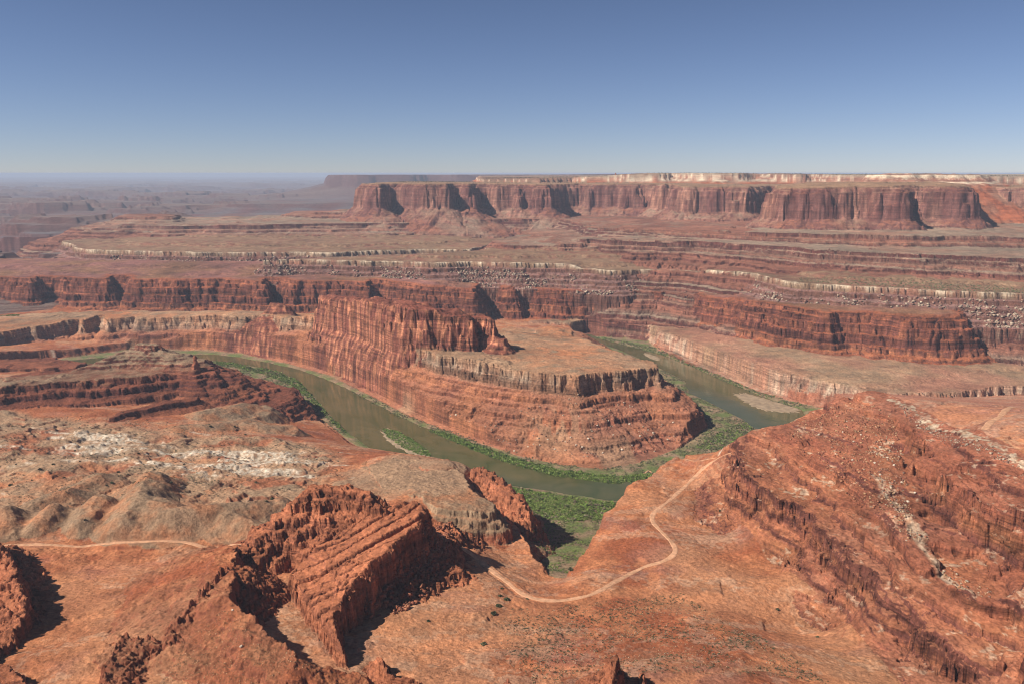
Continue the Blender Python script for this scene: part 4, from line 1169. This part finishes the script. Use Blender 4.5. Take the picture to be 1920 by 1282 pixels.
LEAFM = plain_material('leaf_clumps', (.06, .09, .03), .8, .8, .15, 0, attr='tint')
def thicket(name, parts):
    Q, Fc, Cc, b0 = [], [], [], 0
    for q, f, c_ in parts:
        Q.append(q); Fc.append(f + b0); Cc.append(c_); b0 += len(q)
    o = raw_mesh(name, np.concatenate(Q), np.concatenate(Fc), LEAFM, np.concatenate(Cc))
    o['kind'] = 'stuff'
    return o

GREEN = [(.15, .21, .045), (.125, .18, .04), (.18, .22, .06)]
OLIVE = [(.14, .14, .065), (.17, .15, .08), (.11, .125, .05), (.18, .15, .09)]
def PP(lst, z=2.5):
    return [P(q, y, z) for q, y in lst]
V_LEFT = PP([(385, 679), (440, 683), (520, 698), (560, 716), (590, 748), (618, 781), (650, 811), (640, 818), (595, 788), (555, 752), (500, 718), (430, 698), (385, 690)])
V_LEFTE = PP([(385, 676), (440, 680), (520, 695), (560, 713), (590, 745), (618, 778), (650, 808), (645, 812), (606, 778), (572, 742), (545, 722), (500, 703), (440, 688), (385, 684)])
V_NOSE = PP([(645, 726), (700, 757), (760, 788), (830, 818), (900, 848), (970, 873), (1050, 893), (1150, 906), (1250, 896), (1350, 866), (1412, 828), (1418, 803), (1392, 786), (1335, 756), (1292, 736), (1284, 714), (1240, 692),
             (1234, 702), (1290, 762), (1330, 802), (1282, 838), (1200, 866), (1130, 877), (1050, 869), (960, 848), (900, 829), (830, 802), (760, 776), (700, 745)])
V_NOSEE = PP([(800, 803), (860, 829), (900, 846), (970, 871), (1050, 891), (1150, 904), (1250, 893), (1250, 885), (1150, 893), (1050, 880), (970, 860), (900, 836), (840, 812)])
V_EAST = PP([(1300, 838), (1360, 846), (1412, 828), (1418, 806), (1395, 790), (1370, 800), (1330, 820)])
V_DALE = [P(*q) for q in [(962, 911, 2.5), (1060, 927, 2.5), (1130, 937, 2.5), (1300, 932, 2.5), (1250, 950, 2.5), (1150, 1005, 26), (1100, 1035, 54), (1076, 1062, 82), (1054, 1084, 100), (1032, 1076, 95), (1012, 1050, 68), (992, 1030, 45), (988, 1005, 28), (975, 970, 10), (950, 935, 3)]]
V_DALEN = PP([(962, 911), (1060, 927), (1130, 937), (1260, 935), (1200, 960), (1130, 985), (1060, 990), (1010, 975), (975, 940)], 6)
V_BANK = PP([(1105, 631), (1180, 648), (1240, 663), (1300, 687), (1350, 709), (1430, 742), (1505, 767), (1520, 762), (1420, 733), (1340, 698), (1290, 679), (1230, 652), (1170, 640), (1100, 627)])
V_FARR = PP([(-60, 616), (40, 615), (40, 610), (-60, 611)], 40)
ISL_V = PP([(716, 801), (745, 806), (775, 823), (801, 841), (808, 853), (788, 851), (755, 837), (726, 817)])
thicket('riverbank_thicket', [
    leafy('a', scatter(V_LEFT, 900, -.15, 50), (1.5, 3.2), OLIVE), leafy('b', scatter(V_LEFTE, 1500, -.3, 40), (1.6, 3.4), GREEN),
    leafy('c', scatter(V_NOSE, 3600, -.2, 45), (1.2, 2.8), OLIVE), leafy('d', scatter(V_NOSEE, 1900), (1.8, 3.6), GREEN), leafy('e', scatter(V_EAST, 900, -.1), (1.4, 3.2), GREEN + OLIVE),
    leafy('f', scatter(V_DALE, 3000, -.15, 35), (.8, 2.2), GREEN + OLIVE), leafy('g', scatter(V_DALEN, 3200), (1.2, 3.0), GREEN), leafy('h', scatter(V_BANK, 1500, -.3), (1.4, 3.0), OLIVE + GREEN[:1]),
    leafy('k', scatter(V_DALEN, 170), (2.6, 5.0), GREEN + OLIVE, 26, 1.0), leafy('l', scatter(V_NOSEE, 190), (2.8, 5.0), GREEN + [(.07, .11, .03)], 26, 1.0), leafy('m', scatter(V_LEFTE, 130), (2.8, 5.2), GREEN + [(.07, .11, .03)], 26, 1.0), leafy('n', scatter(V_EAST, 110), (2.6, 4.8), GREEN + OLIVE, 26, 1.0), leafy('i', scatter(ISL_V, 1300), (1.5, 3.2), GREEN, zoff=2.8), leafy('j', scatter(V_FARR, 300), (2, 4), GREEN)])

# loose stones in the thousands: angular blocks
def blocks(xy, size, colors, sink=.3):
    n_ = len(xy)
    z = ground_v(xy[:, 0], xy[:, 1])
    s_ = size[0] + (size[1] - size[0]) * RS.uniform(0, 1, n_) ** 4.0
    base8 = np.array([(-1, -1, -1), (1, -1, -1), (1, 1, -1), (-1, 1, -1), (-1, -1, 1), (1, -1, 1), (1, 1, 1), (-1, 1, 1)], float)
    v = base8[None] * RS.uniform(.55, 1.1, (n_, 8, 3)) * RS.uniform(.6, 1.2, (n_, 1, 3))
    v[:, :, 2] *= .75
    a = RS.uniform(0, 2 * np.pi, n_); ti = RS.normal(0, .3, n_)
    x = v[:, :, 0] * np.cos(a)[:, None] - v[:, :, 1] * np.sin(a)[:, None]
    y = v[:, :, 0] * np.sin(a)[:, None] + v[:, :, 1] * np.cos(a)[:, None]
    zz = v[:, :, 2] + x * ti[:, None]
    co = np.stack([xy[:, 0, None] + x * s_[:, None], xy[:, 1, None] + y * s_[:, None], z[:, None] + (zz + 1 - 2 * sink) * s_[:, None]], 2).reshape(-1, 3)
    f6 = np.array([(0, 3, 2, 1), (4, 5, 6, 7), (0, 1, 5, 4), (1, 2, 6, 5), (2, 3, 7, 6), (3, 0, 4, 7)])
    f = (np.arange(n_)[:, None, None] * 8 + f6[None]).reshape(-1, 4)
    colors = np.array(colors)
    col = np.repeat(colors[RS.randint(0, len(colors), n_)] * RS.uniform(.7, 1.25, (n_, 1)), 8, axis=0)
    return co, f, col
STONEM = plain_material('broken_sandstone', (.5, .4, .3), .92, .6, .25, .3, attr='tint')
def stones(name, parts):
    Q, Fc, Cc, b0 = [], [], [], 0
    for q, f, c_ in parts:
        Q.append(q); Fc.append(f + b0); Cc.append(c_); b0 += len(q)
    o = raw_mesh(name, np.concatenate(Q), np.concatenate(Fc), STONEM, np.concatenate(Cc))
    o['kind'] = 'stuff'
PALE = [(.40, .30, .21), (.31, .22, .155), (.42, .33, .24), (.25, .14, .10), (.21, .105, .075)]
REDS = [(.28, .10, .055), (.34, .14, .075), (.22, .08, .05)]
YEL = [(.50, .33, .19), (.44, .26, .14), (.36, .17, .09), (.30, .12, .065)]
# candidates on the slopes under the pale rim, picked from the terrain itself
ii, jj = np.where((REG == RIM) & (EDGE > 9) & (EDGE < 115) & (R_ < 4200))
wgt = np.clip(_fbm1(X[ii, jj][None], Y[ii, jj][None], 110, 4, 77, .65, None, False, 2.0)[0] * 1.6 + .25, .04, 1) * np.clip(EDGE[ii, jj] / 50, .25, 1) * SPC[ii, jj] ** 2
pk = RS.choice(len(ii), 8000, p=wgt / wgt.sum())
tal = np.stack([X[ii, jj][pk], Y[ii, jj][pk]], 1) + RS.uniform(-2, 2, (8000, 2))
AP = [hit(*q) for q in [(1500, 790), (1600, 750), (1690, 800), (1690, 900), (1700, 1000), (1640, 980), (1560, 900), (1480, 830)]]
GU = [hit(*q) for q in [(1640, 800), (1690, 830), (1700, 930), (1740, 1020), (1800, 1080), (1860, 1110), (1840, 1120), (1770, 1080), (1700, 1020), (1650, 950)]]
FL = [hit(*q) for q in [(960, 1140), (1280, 1110), (1440, 1200), (1560, 1282), (1000, 1282), (900, 1200)]]
HL = [hit(*q) for q in [(420, 1140), (500, 1210), (620, 1262), (500, 1282), (300, 1282), (340, 1200)]]
RU = [hit(*q) for q in [(822, 985), (850, 1000), (838, 1050), (815, 1100), (760, 1145), (700, 1165), (680, 1150), (730, 1080), (790, 1020)]]
CRS = [hit(*q) for q in [(1680, 762), (1740, 795), (1800, 822), (1900, 860), (1915, 885), (1900, 876), (1790, 838), (1730, 808)]]
NS = [P(*q) for q in [(900, 800, 30), (1000, 770, 60), (1150, 760, 60), (1290, 800, 10), (1280, 830, 6), (1150, 865, 4), (1000, 850, 8), (880, 815, 12)]]
stones('talus_blocks', [blocks(tal, (.6, 5.0), PALE), blocks(scatter(AP, 4200, -.2, 60), (.3, 1.6), YEL[1:] + REDS), blocks(scatter(GU, 1300, 0, 30), (.3, 1.5), PALE + YEL),
                        blocks(scatter(RU, 1700, -.3, 25), (.4, 2.8), REDS), blocks(scatter(CRS, 600), (.3, 1.8), PALE), blocks(scatter(FL, 2200, 0, 40), (.15, .6), PALE + YEL), blocks(scatter(HL, 1500), (.15, .55), YEL), blocks(scatter(NS, 700, 0, 60), (.5, 2.2), PALE + REDS)])

# scrub: small dark bushes by the thousand
SCRUB = [(.055, .06, .028), (.075, .075, .035), (.09, .085, .05)]
LW = [P(*q) for q in [(0, 790, 105), (180, 770, 105), (420, 790, 95), (640, 850, 80), (640, 930, 105), (400, 930, 120), (150, 960, 122), (0, 960, 122)]]
ii, jj = np.where(((REG == NAV) | (REG == WING)) & (EDGE < -4) & (R_ < 7000) & (SLP < .5) & (np.abs(np.broadcast_to(az, X.shape)) < fine))
pk = RS.choice(len(ii), 5000, p=(SPC[ii, jj] ** 2) / (SPC[ii, jj] ** 2).sum())
mesa_xy = np.stack([X[ii, jj][pk], Y[ii, jj][pk]], 1)
RB_ = [P(*q) for q in [(1500, 526, 251), (1600, 532, 251), (1750, 541, 251), (1920, 548, 251), (1920, 536, 256), (1700, 524, 256), (1500, 517, 256)]]
SC_ = [hit(*q) for q in [(1480, 830), (1600, 760), (1750, 800), (1910, 900), (1900, 1150), (1600, 1000)]]
thicket('desert_scrub', [leafy('a', scatter(LW, 2600, -.1, 60), (.6, 2.0), SCRUB, 10), leafy('b', mesa_xy, (2.0, 4.5), SCRUB, 8), leafy('c', scatter(RB_, 900), (1.5, 4), OLIVE, 10),
                         leafy('d', scatter(FL, 2600, -.1, 50), (.45, 1.3), SCRUB, 12), leafy('g', scatter(FL, 4200, -.15, 70), (.25, .7), [(.42, .33, .19), (.36, .27, .15), (.30, .24, .13)], 8), leafy('e', scatter(SC_, 900), (.3, .9), SCRUB, 10), leafy('f', scatter(HL, 2400), (.25, .6), SCRUB, 8)])

# ------------------------------------------------------------------ single boulders, shrubs and pinnacles
import bmesh
def boulder_mesh(name, mat, seed):
    r_ = random.Random(seed)
    bm = bmesh.new()
    for _ in range(26):
        v = Vector((r_.gauss(0, 1), r_.gauss(0, 1), r_.gauss(0, 1))).normalized() * r_.uniform(.85, 1.1)
        bm.verts.new((max(-.85, min(.85, v.x * 1.15)), max(-.8, min(.8, v.y)), max(-.6, min(.62, v.z * .8))))
    res = bmesh.ops.convex_hull(bm, input=bm.verts)
    bmesh.ops.delete(bm, geom=[g for g in res['geom_interior'] if isinstance(g, bmesh.types.BMVert)], context='VERTS')
    bmesh.ops.bevel(bm, geom=list(bm.edges), offset=.05, segments=1, affect='EDGES')
    me = bpy.data.meshes.new(name); bm.to_mesh(me); bm.free()
    me.materials.append(mat)
    return me
PALEM = plain_material('pale_boulder_stone', (.56, .46, .35), .9, .8, .25, .25)
REDM = plain_material('red_boulder_stone', (.27, .095, .05), .9, .8, .3, .3)
BM_P = [boulder_mesh('boulder', PALEM, k) for k in range(5)]
BM_R = [boulder_mesh('boulder', REDM, 20 + k) for k in range(5)]
def put(name, me, xyz, size, label, cat, group=None, sink=.25):
    o = bpy.data.objects.new(name, me); COL.objects.link(o)
    k = (random.uniform(.8, 1.2), random.uniform(.75, 1.1), random.uniform(.8, 1.15))
    o.location = (xyz[0], xyz[1], xyz[2] + size * (.6 * k[2] - sink))
    o.scale = [size * q for q in k]
    o.rotation_euler = (random.uniform(-.25, .25), random.uniform(-.25, .25), random.uniform(0, 6.28))
    props(o, label, cat, group)
    return o
apron = [(855, 778), (880, 790), (845, 783), (910, 800), (1000, 785), (1010, 822), (1027, 824), (1000, 833), (1012, 835), (990, 838), (1045, 812), (1080, 834), (1092, 838), (1060, 828), (1070, 820), (1103, 822), (1150, 815), (1166, 843),
         (1180, 795), (1095, 855), (964, 846), (1215, 806), (1225, 812), (1252, 825), (1200, 818), (1120, 800), (1140, 790), (1085, 780), (1240, 800), (935, 825), (1040, 842), (1130, 850), (1185, 835), (1262, 792)]
for q in apron:
    put('boulder', random.choice(BM_P), hit(*q), random.uniform(1.6, 3.2), 'pale boulder lying on the red apron below the river headland', 'boulder', 'pale boulders on the headland apron')
bl = [(740, 1075), (752, 1092), (765, 1066), (772, 1105), (785, 1088), (730, 1100), (718, 1118), (800, 1070), (812, 1052), (795, 1110), (760, 1120), (745, 1128), (780, 1130), (825, 1085), (735, 1090), (770, 1080), (808, 1098), (722, 1105), (790, 1050), (755, 1058)]
for q in bl:
    put('boulder', random.choice(BM_R), hit(*q), random.uniform(1.4, 3.0), 'dark red block fallen at the shaded foot of the tilted crag', 'boulder', 'red blocks at the foot of the crag')
es = [(1538, 792), (1570, 780), (1588, 790), (1614, 815), (1600, 828), (1650, 838), (1630, 850), (1664, 858), (1676, 872), (1690, 905), (1650, 890), (1620, 880), (1702, 940), (1598, 862), (1560, 838), (1640, 868), (1670, 915), (1715, 925), (1580, 810), (1535, 815)]
for q in es:
    put('boulder', random.choice(BM_P), hit(*q), random.uniform(1.0, 2.2), 'buff block in the rubble field on the near escarpment slope', 'boulder', 'buff blocks on the escarpment slope')
put('boulder', BM_P[1], hit(452, 1212), 1.5, 'lone pale boulder on the smooth brown hillside left of the shadowed gully', 'boulder')
put('boulder', BM_P[2], hit(436, 1144), 1.1, 'pale stone on the crest of the brown hill beside the shadow', 'boulder')

SHM = []
for k in range(4):
    RSs = RS
    q, f, c_ = leafy('a', np.array([[0.0, 0.0]]), (1, 1), SCRUB, 70)
    q = q - np.array([0, 0, float(ground_v(np.array([0.0]), np.array([0.0]))[0])])
    me = bpy.data.meshes.new('shrub'); me.from_pydata([tuple(v) for v in q], [], [tuple(v) for v in f])
    a = me.attributes.new('tint', 'FLOAT_COLOR', 'POINT'); cc = np.ones((len(q), 4), F); cc[:, :3] = c_; a.data.foreach_set('color', cc.reshape(-1))
    me.materials.append(LEAFM); SHM.append(me)
def shrub(q, size, label, group=None):
    x, y, z = hit(*q)
    o = bpy.data.objects.new('shrub', SHM[random.randrange(4)]); COL.objects.link(o)
    o.location = (x, y, z - .1); o.rotation_euler = (0, 0, random.uniform(0, 6.28)); o.scale = (size, size * random.uniform(.8, 1.1), size * random.uniform(.8, 1.1))
    props(o, label, 'shrub', group)
shrub((950, 1124), 3.6, 'largest dark green shrub just below the bend of the dirt road')
shrub((935, 1136), 3.4, 'dark green shrub second in the short row running down from the road bend')
shrub((938, 1117), 2.4, 'small dark shrub beside the road at the top of the row')
shrub((925, 1150), 3.2, 'low spreading shrub at the lower end of the row below the road')
shrub((941, 1103), 2.0, 'small shrub on the upper edge of the pale wash by the road')
shrub((988, 1123), 1.8, 'little shrub touching the lower edge of the dirt road curve')
shrub((907, 1208), 3.0, 'round green shrub alone on the red floor below the white streak')
shrub((803, 1164), 2.2, 'dark shrub alone on the red flat right of the crag shadow')
shrub((1458, 1142), 2.4, 'green shrub alone on the flat in front of the escarpment foot')
shrub((1533, 1194), 1.8, 'small green shrub below the looped gully at the escarpment foot')
shrub((1070, 1068), 4.0, 'dark bush at the head of the green side valley')
shrub((1350, 958), 2.0, 'grey green shrub at the left corner of the escarpment cliff')
for q in [(210, 905), (222, 885), (240, 890), (75, 880), (100, 870), (150, 865), (260, 850), (300, 860), (330, 845), (345, 870), (420, 805), (440, 800), (395, 800), (460, 815), (470, 830), (160, 975), (200, 910), (500, 940), (510, 935), (520, 925), (410, 860), (370, 830),
          (290, 880), (60, 900), (30, 870), (120, 895), (180, 850), (230, 840), (480, 905), (540, 890), (140, 845), (90, 850), (320, 905), (20, 910)]:
    shrub(q, random.uniform(1.6, 3.2), 'dark scrubby bush among the white ledges on the left', 'bushes among the white ledges')

def pinnacle(loc, prof, seed, label, cap=None):
    """free-standing rock spire: knobbly shaft with a harder cap block"""
    r_ = random.Random(seed)
    root = bpy.data.objects.new('rock_pinnacle', None); COL.objects.link(root); root.location = loc
    props(root, label, 'rock pinnacle')
    def body(name, pr, mat):
        bm = bmesh.new(); rings = []
        for z, rad in pr:
            cx, cy = r_.uniform(-.12, .12) * rad, r_.uniform(-.12, .12) * rad
            rings.append([bm.verts.new((cx + rad * r_.uniform(.78, 1.15) * math.cos(t * math.tau / 12), cy + rad * r_.uniform(.78, 1.15) * math.sin(t * math.tau / 12), z)) for t in range(12)])
        for a, b_ in zip(rings[:-1], rings[1:]):
            for t in range(12):
                bm.faces.new((a[t], a[(t + 1) % 12], b_[(t + 1) % 12], b_[t]))
        bm.faces.new(rings[-1]); bm.faces.new(rings[0][::-1])
        me = bpy.data.meshes.new(name); bm.to_mesh(me); bm.free(); me.materials.append(mat)
        o = bpy.data.objects.new(name, me); COL.objects.link(o); o.parent = root
    body('shaft', prof, REDM)
    if cap:
        body('cap_rock', cap, REDM)
x, y, z = hit(697, 1152)
pinnacle((x, y, z), [(-2, 4.2), (1, 3.4), (3, 2.5), (5, 2.7), (7, 2.0), (9, 2.2), (11, 1.5)], 4, 'slender red rock pinnacle standing in the shadow foot of the tilted crag', [(11, 1.7), (12, 2.6), (14, 2.7), (15.5, 1.4)])
x, y, _ = A(367, 1900, 140)
z = float(ground_v(np.array([x]), np.array([y]))[0])
pinnacle((x, y, z), [(-6, 14), (4, 10), (9, 8), (14, 6), (18, 5.2), (22, 4)], 9, 'dark hoodoo on the end of the layered butte above the river', [(22, 4.4), (25, 5.6), (29, 4.6), (32, 2)])
x, y, _ = A(1154, 5900, 560)
z = float(ground_v(np.array([x]), np.array([y]))[0])
pinnacle((x, y, z), [(-4, 7), (4, 5.5), (8, 5), (12, 4)], 12, 'tiny rock tower standing up on the distant mesa skyline', [(12, 4.4), (14, 4.6), (16, 2)])

# ------------------------------------------------------------------ air
hm = bpy.data.materials.new('haze_air')
hm.use_nodes = True
n = hm.node_tree.nodes; l = hm.node_tree.links
n.remove(n['Principled BSDF'])
pv = n.new('ShaderNodeVolumePrincipled')
pv.inputs['Color'].default_value = (.66, .75, .93, 1)
pv.inputs['Density'].default_value = 3.6e-5
pv.inputs['Anisotropy'].default_value = 0.0
l.new(pv.outputs[0], n['Material Output'].inputs['Volume'])
zl, zh = float(H.min()) - 1.5, max(float(H.max()), CAM_Z) + 6
bxs = 98000.0
me = bpy.data.meshes.new('haze')
me.from_pydata([(-bxs, -3000, zl), (bxs, -3000, zl), (bxs, bxs, zl), (-bxs, bxs, zl), (-bxs, -3000, zh), (bxs, -3000, zh), (bxs, bxs, zh), (-bxs, bxs, zh)], [],
               [(0, 3, 2, 1), (4, 5, 6, 7), (0, 1, 5, 4), (1, 2, 6, 5), (2, 3, 7, 6), (3, 0, 4, 7)])
me.materials.append(hm)
hz = bpy.data.objects.new('haze', me); COL.objects.link(hz)
hz['kind'] = 'stuff'
